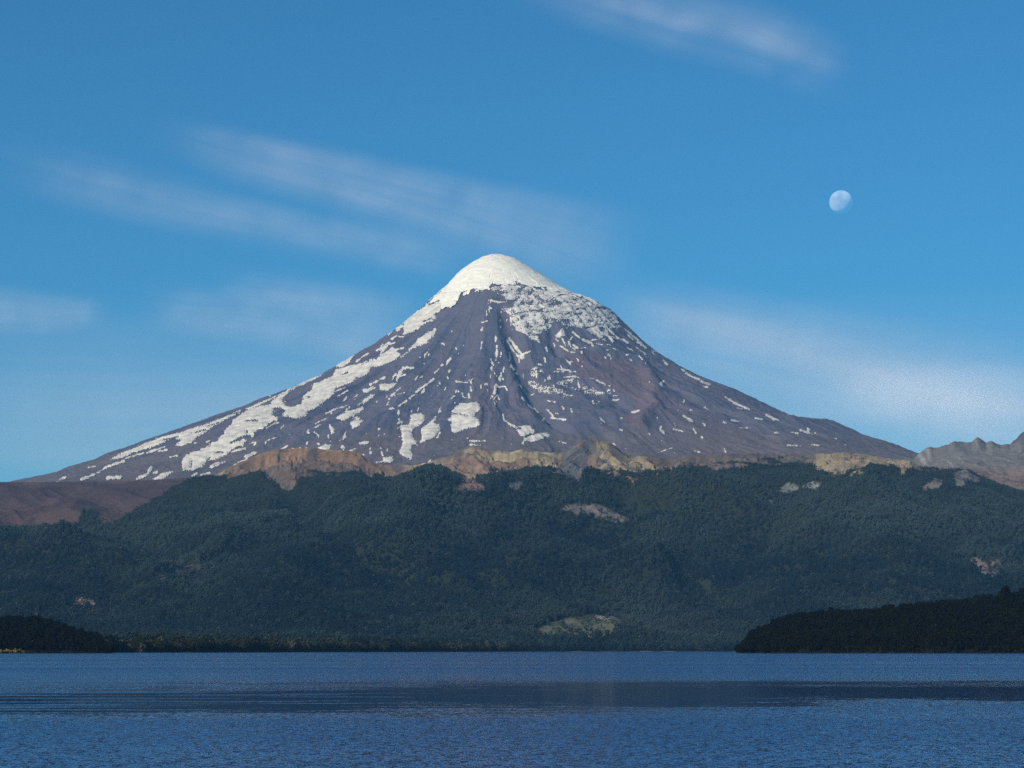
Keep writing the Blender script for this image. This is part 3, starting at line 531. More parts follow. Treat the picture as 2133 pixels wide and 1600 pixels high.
bc = bc + (np.array([0.09, 0.085, 0.085]) - bc) * n2 * 0.8
bc = bc * (1 + 0.45 * fbm(X / 22, Y / 22, 3, 291)[..., None])
bc = np.where((U > 1700)[..., None], np.where((U > 1900)[..., None], np.array([0.16, 0.125, 0.10]), np.array([0.255, 0.205, 0.135]) + (brown - tanc) * 0.55 * n2), bc)
lb = np.array([0.074, 0.052, 0.056]) + np.array([0.018, 0.006, -0.002]) * sstep(1015, 1085, V)[..., None]
bc = np.where(leftb[..., None], lb, bc)
C = np.where(bare[..., None], bc, C)
clear = np.zeros(X.shape, bool)
for k, (pg, cc) in CLEAR.items():
    m = inside(pg, U + 5 * fbm(X / 40, Y / 40, 3, 281), V + 3 * fbm(X / 40, Y / 40, 3, 285)) & (D < d_c)
    clear |= m; C[m] = np.array(cc) * (0.85 + 0.5 * fbm(X[m] / 30, Y[m] / 30, 3, 287))[:, None]
ridge = mesh_obj('ridge', np.stack([X, Y, Z], -1).reshape(-1, 3), grid_faces(*X.shape), M_RIDGE, smooth=False, kind='structure', colors=C.reshape(-1, 3))
rX, rD, rZ, rBare, rClear, rU, rV = X, D, Z, bare, clear, U, V

# ------------------------------------------------------------------ crags beyond the right shoulder
CRAG = [(1880,985),(1904,956),(1929,932),(1937,932),(1945,934),(1954,933),(1966,931),(1977,927),(1987,920),(1998,920),(2007,921),(2015,924),(2024,922),(2030,914),(2036,909),(2045,914),(2055,923),(2065,919),(2075,922),(2085,927),(2103,926),(2110,921),(2117,917),(2124,908),(2133,900),(2150,890),(2190,905),(2240,880),(2330,900),(2480,870),(2700,920)]
kt, ke = poly_te(CRAG); tv = np.linspace(kt[0], 0.30, 300)
ek = np.interp(tv, kt, ke) + 0.0011 * fbm(tv * 260, tv * 0, 5, 301)
rows = np.concatenate([np.linspace(0, 1, 110), 1 + np.linspace(0.05, 1, 8)])[:, None]
d0, d1 = 11700.0, 13400 + 160 * fbm(tv * 40, tv * 0, 3, 303)
D = np.where(rows <= 1, d0 + (d1 - d0) * rows, d1 + 900 * (rows - 1)); T = np.broadcast_to(tv, D.shape); X = T * D; Y = D
ker = np.hanning(61); ker /= ker.sum(); ek_s = np.convolve(np.pad(ek, 30, mode='edge'), ker, 'valid') - 0.001
sr = np.clip(rows, 0, 1); zc = CAM_H + (ek_s + (ek - ek_s) * sstep(0.86, 1.0, sr)) * d1
eb = np.minimum(px2te(2000, 1030)[1], ek_s - 0.004)
z0 = CAM_H + eb * d0
Z = z0 + (zc - z0) * (0.45 * sr + 0.55 * sr ** 2.2)
Z = Z + np.sin(math.pi * sr) * (44 * (ridged((X + 0.5 * Y) / 230, (Y - 0.4 * X) / 330, 5, 311) - 0.55) + 16 * (ridged((X - 0.4 * Y) / 80, (Y + 0.3 * X) / 110, 5, 315) - 0.55))
Z = np.where(rows <= 1, np.minimum(Z, CAM_H + D * (ek - 0.0006 * np.minimum((d1 - D) / 60, 6))), CAM_H + ek * d1 - 500 * (rows - 1))
U, V = te2px(T, (Z - CAM_H) / Y)
C = np.ones(X.shape + (3,)) * np.array([0.150, 0.140, 0.130])
st = sstep(0.25, 0.5, fbm(X / 32, Y / 700, 3, 321)) * sstep(0.15, 0.5, sr) ; C += (np.array([0.30, 0.28, 0.25]) - C) * (st * 0.7)[..., None]
dk = sstep(0.1, 0.35, fbm(X / 120, Y / 500, 3, 325)) * sstep(0.55, 0.8, sr); C += (np.array([0.085, 0.08, 0.088]) - C) * (dk * 0.85)[..., None]
pk = sstep(965, 985, V); C += (np.array([0.165, 0.118, 0.098]) - C) * pk[..., None]
mesh_obj('crag_range', np.stack([X, Y, Z], -1).reshape(-1, 3), grid_faces(*X.shape), M_RANGE, smooth=False, kind='structure', colors=C.reshape(-1, 3))

# ------------------------------------------------------------------ tree builders
def ico(sub=0):
    bm = bmesh.new(); bmesh.ops.create_icosphere(bm, subdivisions=sub + 1, radius=1.0)
    v = np.array([x.co[:] for x in bm.verts]); f = np.array([[x.index for x in p.verts] for p in bm.faces]); bm.free(); return v, f
IV, IF = ico(0)
def make_mesh(name, v, f, mats, mi=None, smooth=False):
    me = bpy.data.meshes.new(name); me.from_pydata([tuple(a) for a in v], [], [list(map(int, a)) for a in f])
    for m in mats: me.materials.append(m)
    if mi is not None: me.polygons.foreach_set('material_index', np.array(mi, np.int32))
    if smooth: me.polygons.foreach_set('use_smooth', np.ones(len(f), bool))
    me.update(); return me
def tube(pts, rads, n=6):
    v = []; f = []
    for i, (p, r) in enumerate(zip(pts, rads)):
        for k in range(n): a = 2 * math.pi * k / n; v.append((p[0] + r * math.cos(a), p[1] + r * math.sin(a), p[2]))
    for i in range(len(pts) - 1):
        for k in range(n): f.append((i * n + k, i * n + (k + 1) % n, (i + 1) * n + (k + 1) % n, (i + 1) * n + k))
    return v, f
def clumps(R, H, base, width, n, top=1.0):
    """centres and radii of leaf clumps filling an uneven crown"""
    out = []
    for i in range(n):
        k = (i + 0.5) / n; z = base + (H - base) * k
        prof_ = math.sin(math.pi * min(1, 0.18 + 0.82 * k) ** top) ** 0.6 if k < 0.97 else 0.3
        a = i * 2.4 + R.random() * 1.2; rr = width * prof_ * (0.35 + 0.65 * math.sqrt(R.random()))
        out.append((rr * math.cos(a), rr * math.sin(a), z + R.uniform(-0.6, 0.6), width * R.uniform(0.30, 0.50)))
    return out
def far_tree(seed, H, width, top):
    R = random.Random(seed); v = []; f = []; mi = []
    tvv, tf = tube([(0, 0, -1.5), (0, 0, H * 0.6)], [0.35, 0.2], 4); v += tvv; f += [tuple(q) for q in tf]; mi += [1] * len(tf)
    for (x, y, z, r) in clumps(R, H - width * 0.35, H * 0.28, width, 11, top):
        o = len(v); rot = Matrix.Rotation(R.random() * 6.28, 3, 'Z')
        for p in IV:
            k = R.uniform(0.75, 1.25); q_ = rot @ Vector(p); v.append((x + q_.x * r * k, y + q_.y * r * k, z + q_.z * r * k * 0.8))
        f += [tuple(int(i) + o for i in t) for t in IF]; mi += [0] * len(IF)
    return v, f, mi
def near_tree(seed, H, width, top, base=0.22, nc=24, nl=26):
    R = random.Random(seed)
    lean = (R.uniform(-0.6, 0.6), R.uniform(-0.6, 0.6))
    tp = [(lean[0] * k, lean[1] * k, -1.0 + (H * 0.86 + 1) * k) for k in (0, 0.15, 0.4, 0.7, 1.0)]
    tvv, tf = tube(tp, [0.55, 0.42, 0.33, 0.22, 0.07], 7); tvv = list(tvv); tf = [tuple(q) for q in tf]
    cl = clumps(R, H - width * 0.3, H * base, width, nc, top)
    for (x, y, z, r) in cl[::2]:                                # limbs to the clumps
        zb = max(H * 0.12, z - R.uniform(1.5, 3.5)); k = (zb + 1) / (H * 0.86 + 1)
        a = Vector((lean[0] * k, lean[1] * k, zb)); b = Vector((x, y, z)); o = len(tvv); dd = (b - a).normalized()
        sd = dd.cross(Vector((0, 0, 1))).normalized(); up = sd.cross(dd)
        for p, r_ in ((a, 0.16), (b, 0.05)):
            for q_ in (sd, up, -sd, -up): c = p + q_ * r_; tvv.append((c.x, c.y, c.z))
        for k_ in range(4): tf.append((o + k_, o + (k_ + 1) % 4, o + 4 + (k_ + 1) % 4, o + 4 + k_))
    v = []; f = []
    for (x, y, z, r) in cl:
        for j in range(nl):
            d = Vector((R.gauss(0, 1), R.gauss(0, 1), R.gauss(0, 0.8))).normalized(); rr = r * R.uniform(0.55, 1.08)
            c = Vector((x, y, z)) + Vector((d.x * rr, d.y * rr, d.z * rr * 0.75))
            nrm = (d + Vector((R.uniform(-.5, .5), R.uniform(-.5, .5), R.uniform(-.2, .6)))).normalized()
            sd = nrm.orthogonal().normalized(); sd.rotate(Matrix.Rotation(R.random() * 6.28, 3, nrm)); up = nrm.cross(sd)
            L = R.uniform(0.45, 0.85); W = L * R.uniform(0.55, 0.9); o = len(v)
            for q_ in (sd * L, up * W + nrm * 0.15, -sd * L, -up * W + nrm * 0.1): w_ = c + q_; v.append((w_.x, w_.y, w_.z))
            f.append((o, o + 1, o + 2, o + 3))
    return (tvv, tf), (v, f)

# ------------------------------------------------------------------ forest on the ridge (one mass of far trees)
def gn_forest(name, pts, scl, rot, protos, seed=1, tone=None):
    coll = bpy.data.collections.new(name + '_kinds')
    for i, me in enumerate(protos): coll.objects.link(bpy.data.objects.new(name + '_kind', me))
    me = bpy.data.meshes.new(name); me.vertices.add(len(pts)); me.vertices.foreach_set('co', np.asarray(pts, np.float32).ravel())
    a = me.attributes.new('size', 'FLOAT', 'POINT'); a.data.foreach_set('value', np.asarray(scl, np.float32))
    b = me.attributes.new('turn', 'FLOAT', 'POINT'); b.data.foreach_set('value', np.asarray(rot, np.float32))
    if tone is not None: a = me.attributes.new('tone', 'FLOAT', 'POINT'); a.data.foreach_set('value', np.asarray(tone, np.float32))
    o = bpy.data.objects.new(name, me); col.objects.link(o); o['kind'] = 'stuff'
    ng = bpy.data.node_groups.new(name + '_nodes', 'GeometryNodeTree')
    ng.interface.new_socket('Geometry', in_out='INPUT', socket_type='NodeSocketGeometry')
    ng.interface.new_socket('Geometry', in_out='OUTPUT', socket_type='NodeSocketGeometry')
    N = ng.nodes; gi = N.new('NodeGroupInput'); go = N.new('NodeGroupOutput')
    ci = N.new('GeometryNodeCollectionInfo'); ci.inputs['Collection'].default_value = coll
    ci.inputs['Separate Children'].default_value = True; ci.inputs['Reset Children'].default_value = True
    ip = N.new('GeometryNodeInstanceOnPoints'); ip.inputs['Pick Instance'].default_value = True
    s_ = N.new('GeometryNodeInputNamedAttribute'); s_.data_type = 'FLOAT'; s_.inputs['Name'].default_value = 'size'
    r_ = N.new('GeometryNodeInputNamedAttribute'); r_.data_type = 'FLOAT'; r_.inputs['Name'].default_value = 'turn'
    cx = N.new('ShaderNodeCombineXYZ'); ri = N.new('FunctionNodeRandomValue'); ri.data_type = 'INT'
    ri.inputs['Min'].default_value = 0 if 'Min' in ri.inputs else 0
    for sk in ri.inputs:
        if sk.type == 'INT' and sk.name == 'Min': sk.default_value = 0
        if sk.type == 'INT' and sk.name == 'Max': sk.default_value = len(protos) - 1
        if sk.name == 'Seed': sk.default_value = seed
    L = ng.links
    L.new(gi.outputs[0], ip.inputs['Points']); L.new(ci.outputs[0], ip.inputs['Instance'])
    L.new([q for q in s_.outputs if q.name == 'Attribute' and q.enabled][0], ip.inputs['Scale'])
    L.new([q for q in r_.outputs if q.name == 'Attribute' and q.enabled][0], cx.inputs[2]); L.new(cx.outputs[0], ip.inputs['Rotation'])
    L.new([q for q in ri.outputs if q.type == 'INT'][0], ip.inputs['Instance Index'])
    L.new(ip.outputs[0], go.inputs[0])
    md = o.modifiers.new('forest', 'NODES'); md.node_group = ng
    return o
far_protos = []
for i, (H, w, tp) in enumerate([(17, 5.2, 1.6), (20, 5.0, 1.4), (14, 5.6, 1.7), (22, 4.6, 1.2), (16, 4.8, 1.8), (19, 5.8, 1.6)]):
    v, f, mi = far_tree(40 + i, H, w, tp); far_protos.append(make_mesh('far_tree', v, f, [M_FAR, M_BARK], mi))
tvr = np.linspace(-0.285, 0.300, nt)
N0 = 330000
tt = rng.uniform(-0.232, 0.235, N0); kk = rng.uniform(0, 1, N0)
ds_ = np.interp(tt, tvr, d_s) + 6; dc_ = np.interp(tt, tvr, d_c) - 5
dd = np.sqrt(ds_ ** 2 + (dc_ ** 2 - ds_ ** 2) * kk)
keepp = rng.random(N0) < (dc_ ** 2 - ds_ ** 2) / (10500 ** 2 - 3300 ** 2)
tt, dd = tt[keepp], dd[keepp]
ci_ = np.clip(((tt - tvr[0]) / (tvr[1] - tvr[0])), 0, nt - 1.001); c0 = ci_.astype(int); cf = ci_ - c0
colD = rD[:, np.round(ci_).astype(int)]
lo = np.zeros(len(tt), int)
lo = np.array([np.searchsorted(rD[:, c], x) for c, x in zip(np.round(ci_).astype(int), dd)]) - 1
lo = np.clip(lo, 0, rD.shape[0] - 2); cc = np.round(ci_).astype(int)
fr = np.clip((dd - rD[lo, cc]) / (rD[lo + 1, cc] - rD[lo, cc] + 1e-6), 0, 1)
def bil(A): return (A[lo, c0] * (1 - cf) + A[lo, c0 + 1] * cf) * (1 - fr) + (A[lo + 1, c0] * (1 - cf) + A[lo + 1, c0 + 1] * cf) * fr
zz = bil(rZ); bb = rBare[lo, cc] | rBare[lo + 1, cc]; cl_ = rClear[lo, cc] | rClear[lo + 1, cc]
ok = ~bb & ~(cl_ & (rng.random(len(tt)) > 0.12)) & (zz > 0.5)
shore_zone = (dd - np.interp(tt, tvr, d_s) < 60) & (tt < 0.005)
ok &= ~shore_zone                                             # the shore belt is planted tree by tree below
sp_ = np.clip(1 - (np.abs(fbm(tt * dd / 70, dd / 70, 2, 401)) < 0.05) * 0.6, 0, 1)
ok &= rng.random(len(tt)) < sp_
tt, dd, zz = tt[ok], dd[ok], zz[ok]
hi = sstep(9000, 10300, dd)
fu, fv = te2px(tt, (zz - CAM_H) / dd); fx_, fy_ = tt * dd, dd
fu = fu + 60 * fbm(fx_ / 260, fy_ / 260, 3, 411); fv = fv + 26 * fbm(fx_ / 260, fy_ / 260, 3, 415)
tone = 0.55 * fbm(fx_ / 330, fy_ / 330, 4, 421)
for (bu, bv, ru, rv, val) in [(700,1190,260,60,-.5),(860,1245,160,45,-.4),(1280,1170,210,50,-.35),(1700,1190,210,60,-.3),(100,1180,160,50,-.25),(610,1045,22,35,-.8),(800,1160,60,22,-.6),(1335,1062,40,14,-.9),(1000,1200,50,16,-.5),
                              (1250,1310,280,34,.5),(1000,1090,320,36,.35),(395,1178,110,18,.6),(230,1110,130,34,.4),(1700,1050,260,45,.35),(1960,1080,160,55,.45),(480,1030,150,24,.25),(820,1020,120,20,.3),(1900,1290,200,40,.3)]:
    tone = tone + val * np.exp(-((fu - bu) / ru) ** 2 - ((fv - bv) / rv) ** 2)  # blobs paint slope and gully light and shade over the random stand variation
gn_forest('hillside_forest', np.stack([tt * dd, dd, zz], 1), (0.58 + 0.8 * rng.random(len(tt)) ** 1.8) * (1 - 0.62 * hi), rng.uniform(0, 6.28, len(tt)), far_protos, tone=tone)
print('far trees', len(tt))

# ------------------------------------------------------------------ near shores: tree-by-tree
def tree_kinds(mat, specs, seed):
    out = []
    for i, (H, w, tp, base) in enumerate(specs):
        (tv_, tf_), (cv_, cf_) = near_tree(seed + i, H, w, tp, base)
        me_t = make_mesh('trunk', tv_, tf_, [M_BARK], smooth=True); me_c = make_mesh('crown', cv_, cf_, [mat])
        nv = len(tv_); me_j = make_mesh('tree', tv_ + cv_, tf_ + [tuple(i_ + nv for i_ in q_) for q_ in cf_], [M_BARK, mat], [0] * len(tf_) + [1] * len(cf_))
        out.append((me_t, me_c, me_j))
    return out
SPECS = [(16, 5.2, 1.7, 0.12), (18, 4.9, 1.5, 0.14), (14, 5.4, 1.9, 0.1), (19, 4.6, 1.4, 0.14), (12, 5.0, 2.0, 0.08)]
K_DARK = tree_kinds(M_DARK, SPECS, 500); K_SHORE = tree_kinds(M_SHORE, SPECS, 600); K_OLIVE = tree_kinds(M_OLIVE, SPECS, 650)
def plant(kind, name, loc, size, rot, label, cat, group):
    e = bpy.data.objects.new(name, None); col.objects.link(e); e.empty_display_size = 1.0
    e.location = loc; e.scale = (size,) * 3; e.rotation_euler = (0, 0, rot); tag(e, label, cat, group)
    for nm, me in (('trunk', kind[0]), ('crown', kind[1])):
        o = bpy.data.objects.new(nm, me); col.objects.link(o); o.parent = e
    return e

def headland(name, top_px, d_sh, depth, tree_h, t_rng, seed):
    """low wooded point: shore at d_sh, crest 'depth' behind it, canopy line from the photograph"""
    at, ae = poly_te(top_px); tv = np.linspace(t_rng[0], t_rng[1], 220)
    dsh = d_sh(tv) + 10 * fbm(tv * 300, tv * 0, 3, seed); dcr = dsh + depth
    zc = CAM_H + np.interp(tv, at, ae) * dcr - tree_h
    rows = np.concatenate([np.linspace(-0.1, 1, 46), 1 + np.linspace(0.05, 1.0, 22)])[:, None]
    D = dsh + depth * np.minimum(rows, 1) + np.clip(rows - 1, 0, 1) * depth * 1.4
    Xh = tv * D; s_ = np.clip(rows, 0, 1)
    Zc = np.maximum(zc, -3.0)
    Zh = np.where(rows < 0, rows * 25, np.where(rows <= 1, 0.6 + (Zc - 0.6) * (1.25 * s_ - 0.25 * s_ * s_) ** 0.9, Zc - (Zc + 4) * sstep(1, 2, rows)))
    Zh = Zh + np.clip(s_ * 4, 0, 1) * 1.5 * fbm(Xh / 25, D / 25, 3, seed + 5)
    Zh = np.where((zc < -2.5)[None, :] * np.ones_like(rows) > 0, -4.0, Zh)
    mesh_obj(name, np.stack([Xh, np.broadcast_to(D, Xh.shape), Zh], -1).reshape(-1, 3), grid_faces(*Xh.shape), M_SOIL, kind='structure')
    return tv, D, Zh, dsh, rows[:, 0]
def hl_points(g, n, sd):
    tv, D, Zh, dsh, rows = g; R = np.random.default_rng(sd)
    ti = R.uniform(0, len(tv) - 1.001, n); ri = R.uniform(4, 66, n); a = ti.astype(int); b = ri.astype(int); fa = ti - a; fb = ri - b
    bl = lambda A: (A[b, a] * (1 - fa) + A[b, a + 1] * fa) * (1 - fb) + (A[b + 1, a] * (1 - fa) + A[b + 1, a + 1] * fa) * fb
    t_ = tv[a] * (1 - fa) + tv[a + 1] * fa; d_ = bl(D); z_ = bl(Zh); k = z_ > 0.3
    return t_[k], d_[k], z_[k]
RTOP = [(1500,1372),(1524,1362),(1535,1334),(1557,1327),(1568,1315),(1595,1306),(1616,1293),(1640,1285),(1670,1280),(1700,1276),(1730,1270),(1752,1274),(1775,1272),(1820,1271),(1844,1264),(1873,1262),(1915,1260),(1958,1257),(1979,1252),(2015,1249),(2043,1246),(2083,1240),(2114,1239),(2133,1230),(2300,1185),(2600,1140),(2760,1190),(2860,1330),(2900,1380)]
gR = headland('wooded_headland', RTOP, lambda t: 2650 - 900 * (t - 0.09), 330, 14.0, (0.080, 0.345), 700)
LTOP = [(-500,1260),(-200,1275),(0,1285),(27,1286),(80,1289),(120,1299),(150,1311),(175,1320),(200,1325),(222,1331),(240,1342),(256,1356),(265,1372)]
gL = headland('wooded_hill', LTOP, lambda t: 2550 + 0 * t, 260, 13.0, (-0.262, -0.145), 720)

def plant_shore(g, n, sd, kinds, ids, stuff_name, bin_px, cap_n, lab_sky, lab_shore, grp, olive=None):
    t_, d_, z_ = hl_points(g, n, sd); R = np.random.default_rng(sd + 1)
    siz = R.uniform(0.62, 1.05, len(t_)) * (0.5 + 0.5 * sstep(0.4, 7.0, z_)); rot = R.uniform(0, 6.28, len(t_)); kd = R.integers(0, len(kinds), len(t_))
    Hs = np.array([16, 18, 14, 19, 12])[kd] * siz
    ut, vt = te2px(t_, (z_ + Hs - CAM_H) / d_); _, vb = te2px(t_, (z_ - CAM_H) / d_)
    vis = (ut > -15) & (ut < 2148); chosen = {}
    for b in range(0, 2133, bin_px):
        m = np.where(vis & (ut >= b) & (ut < b + bin_px))[0]
        if len(m) == 0: continue
        chosen[m[np.argmin(vt[m])]] = 'sky'
        m2 = m[np.argsort(-vb[m])[:2]]
        for q_ in m2: chosen.setdefault(q_, 'shore')
    for i_, w_ in list(chosen.items())[:cap_n]:
        ol = w_ == 'shore' and olive and R.random() < 0.25 + 0.6 * (ut[i_] > 1800)
        plant((K_OLIVE if ol else kinds)[kd[i_]], ids, (t_[i_] * d_[i_], d_[i_], z_[i_]), siz[i_], rot[i_], lab_sky if w_ == 'sky' else (olive if ol else lab_shore), 'tree', grp + (' skyline' if w_ == 'sky' else ' olive shore' if ol else ' shore'))
    rest = np.ones(len(t_), bool); rest[list(chosen)[:cap_n]] = False; rest &= (ut > -350) & (ut < 2950)
    gn_forest(stuff_name, np.stack([t_ * d_, d_, z_], 1)[rest], siz[rest], rot[rest], [k_[2] for k_ in kinds], sd)
    print(stuff_name, rest.sum(), len(chosen))
plant_shore(gR, 10500, 731, K_DARK, 'evergreen_tree', 'headland_wood', 11, 220, 'dark evergreen tree on the skyline of the wooded headland', 'blackish green tree at the waterline of the wooded headland', 'headland', 'olive tree painted as sunlit at the waterline of the wooded headland')
plant_shore(gL, 2600, 741, K_DARK, 'evergreen_tree', 'hill_wood', 12, 80, 'dark evergreen tree on the crest of the low black hill', 'dark tree at the foot of the low black hill', 'low hill')
# the tall lone tree that stands above the headland
et, ee = px2te(2094, 1240); dE = 2860.0
(tv_, tf_), (cv_, cf_) = near_tree(811, 29, 5.0, 2.0, 0.3, 40, 46)
lone = (make_mesh('trunk', tv_, tf_, [M_BARK], smooth=True), make_mesh('crown', cv_, cf_, [M_DARK]))
ztop = CAM_H + px2te(2094, 1218)[1] * dE
plant(lone, 'evergreen_tree', (et * dE, dE, ztop - 29.0), 1.0, 0.4, 'tall dome topped tree standing above all others on the headland', 'tree', None)

# belt of paler trees along the low shore
n = 0; ts = []
u = 222.0
while u < 1075:
    t_ = px2te(u, 1345)[0]; ds1 = float(np.interp(t_, tvr, d_s))
    for row in range(2):
        ts.append((float(t_) + random.uniform(-.0006, .0006), ds1 + 8 + row * random.uniform(9, 30), row))
    u += random.uniform(7.5, 13) * (0.75 + 0.25 * 3300 / ds1)
for (t_, d_, row) in ts:
    c = int(np.clip(round((t_ - tvr[0]) / (tvr[1] - tvr[0])), 0, nt - 1)); r_i = int(np.clip(np.searchsorted(rD[:, c], d_), 1, rD.shape[0] - 1))
    z_ = float(rZ[r_i - 1, c] + (rZ[r_i, c] - rZ[r_i - 1, c]) * np.clip((d_ - rD[r_i - 1, c]) / (rD[r_i, c] - rD[r_i - 1, c] + 1e-6), 0, 1))
    k = random.choice(K_SHORE); dk = random.random() < 0.16 + 0.6 * (t_ < -0.145)
    if dk: k = random.choice(K_DARK)
    plant(k, 'shore_tree', (t_ * d_, d_, max(z_, 0.3)), random.uniform(0.8, 1.35), random.uniform(0, 6.28),
          'blackish tree standing in the low shore belt beneath the ridge' if dk else ('olive green tree at the waterline of the low shore' if row == 0 else 'olive green tree behind the waterline trees of the low shore'), 'tree', 'low shore dark trees' if dk else 'low shore tree row %s' % ('front', 'back')[row])
# scrubby wood between the belt and the foot of the ridge
tb = rng.uniform(-0.19, 0.006, 5200); db = np.interp(tb, tvr, d_s) + rng.uniform(25, 75, 5200)
cb = np.clip(np.round((tb - tvr[0]) / (tvr[1] - tvr[0])).astype(int), 0, nt - 1)
zb = np.array([np.interp(d, rD[:, c], rZ[:, c]) for c, d in zip(cb, db)])
gn_forest('shore_wood', np.stack([tb * db, db, zb], 1), rng.uniform(0.6, 0.95, len(tb)), rng.uniform(0, 6.28, len(tb)), [k[2] for k in K_SHORE], 5)

# yellow bushes on the left point
def bush(seed):
    R = random.Random(seed); v = []; f = []
    for i in range(9):
        a = R.random() * 6.28; rr = R.random() * 2.2; c0_ = (rr * math.cos(a), rr * math.sin(a) * 0.7, 1.0 + R.random() * 2.2 * (1 - rr / 3)); r = R.uniform(0.7, 1.2)
        for j in range(30):
            d = Vector((R.gauss(0, 1), R.gauss(0, 1), R.gauss(0, 1))).normalized(); c = Vector(c0_) + d * r * R.uniform(0.6, 1.05)
            sd = d.orthogonal().normalized(); sd.rotate(Matrix.Rotation(R.random() * 6.28, 3, d)); up = d.cross(sd); L = R.uniform(0.25, 0.45); o = len(v)
            for q_ in (sd * L, up * L * 0.8, -sd * L, -up * L * 0.8): w_ = c + q_; v.append((w_.x, w_.y, w_.z))
            f.append((o, o + 1, o + 2, o + 3))
    st = []; sf = []
    for i in range(5):
        a = i * 1.26; p, q_ = tube([(0.2 * math.cos(a), 0.2 * math.sin(a), -0.4), (1.2 * math.cos(a), 0.9 * math.sin(a), 2.0)], [0.09, 0.04], 5); o = len(st); st += p; sf += [tuple(k + o for k in z) for z in q_]
    return make_mesh('stem', st, sf, [M_BARK]), make_mesh('crown', v, f, [M_YEL])
BK = [bush(900 + i) for i in range(3)]
for i, (u, s_) in enumerate([(-12, 1.1), (3, 0.95), (14, 1.15), (23, 0.9), (32, 1.25), (41, 1.05), (49, 0.7)]):
    t_ = float(px2te(u, 1358)[0]); d_ = 2530.0 + (i % 3) * 5
    plant(BK[i % 3], 'yellow_shrub', (t_ * d_, d_, 0.2), s_ * 1.2, i * 1.3, 'golden yellow shrub on the waterline below the black hill', 'shrub', 'yellow shrubs on the shore')

# pale gravel bars on the far shore
for (u0, u1, w) in [(1332, 1360, 10), (1378, 1408, 6), (1190, 1222, 6)]:
    ta, tb_ = float(px2te(u0, 1356)[0]), float(px2te(u1, 1356)[0]); v = []; f = []; n = 24
    for i in range(n + 1):
        t_ = ta + (tb_ - ta) * i / n; ds1 = float(np.interp(t_, tvr, d_s)); k = math.sin(math.pi * i / n) ** 0.5
        jw = 0.7 + 0.5 * random.random()
        for (dy, z_) in ((-30 - w * k * jw, -0.4), (-28, 0.1 + 0.5 * k * jw), (-16, 0.2 + 1.0 * k * jw), (2, -0.6)): v.append((t_ * (ds1 + dy), ds1 + dy, z_))
    for i in range(n):
        for j in range(3): f.append((i * 4 + j, (i + 1) * 4 + j, (i + 1) * 4 + j + 1, i * 4 + j + 1))
    mesh_obj('gravel_bar', v, f, M_GRAVEL, kind='structure')

# ------------------------------------------------------------------ moon
def mat_moon():
    m = NT('moon_surface'); tc = m.n('TexCoord'); n = m.noise(tc.outputs['Object'], 0.0016, 3, 0.5)
    c = m.mix(m.mapr(n.outputs['Fac'], 0.42, 0.6, 0, 1), (0.25, 0.24, 0.23), (0.35, 0.335, 0.315))
    d = m.n('BsdfDiffuse'); m.l(c, d.inputs['Color']); d.inputs['Roughness'].default_value = 1.0
    tr = m.n('BsdfTransparent'); ad = m.n('AddShader'); m.l(d.outputs[0], ad.inputs[0]); m.l(tr.outputs[0], ad.inputs[1])
    g = m.n('NewGeometry'); mx = m.n('MixShader'); m.l(g.outputs['Backfacing'], mx.inputs[0]); m.l(ad.outputs[0], mx.inputs[1]); m.l(tr.outputs[0], mx.inputs[2])
    m.l(mx.outputs[0], m.out.inputs['Surface']); return m.m
mt_, me2 = px2te(1752, 421); dM = 200000.0
bm = bmesh.new(); bmesh.ops.create_icosphere(bm, subdivisions=5, radius=dM * 24.6 / F)
for vv in bm.verts:
    vv.co *= 1.0 + 0.002 * float(vnoise(vv.co.x / 200, vv.co.y / 200 + vv.co.z / 170, 3))
me = bpy.data.meshes.new('moon'); bm.to_mesh(me); bm.free(); me.materials.append(mat_moon())
me.polygons.foreach_set('use_smooth', np.ones(len(me.polygons), bool))
moon = bpy.data.objects.new('moon', me); col.objects.link(moon); moon.location = (mt_ * dM, dM, CAM_H + me2 * dM)
tag(moon, 'pale gibbous moon hanging in the blue daytime sky', 'moon')

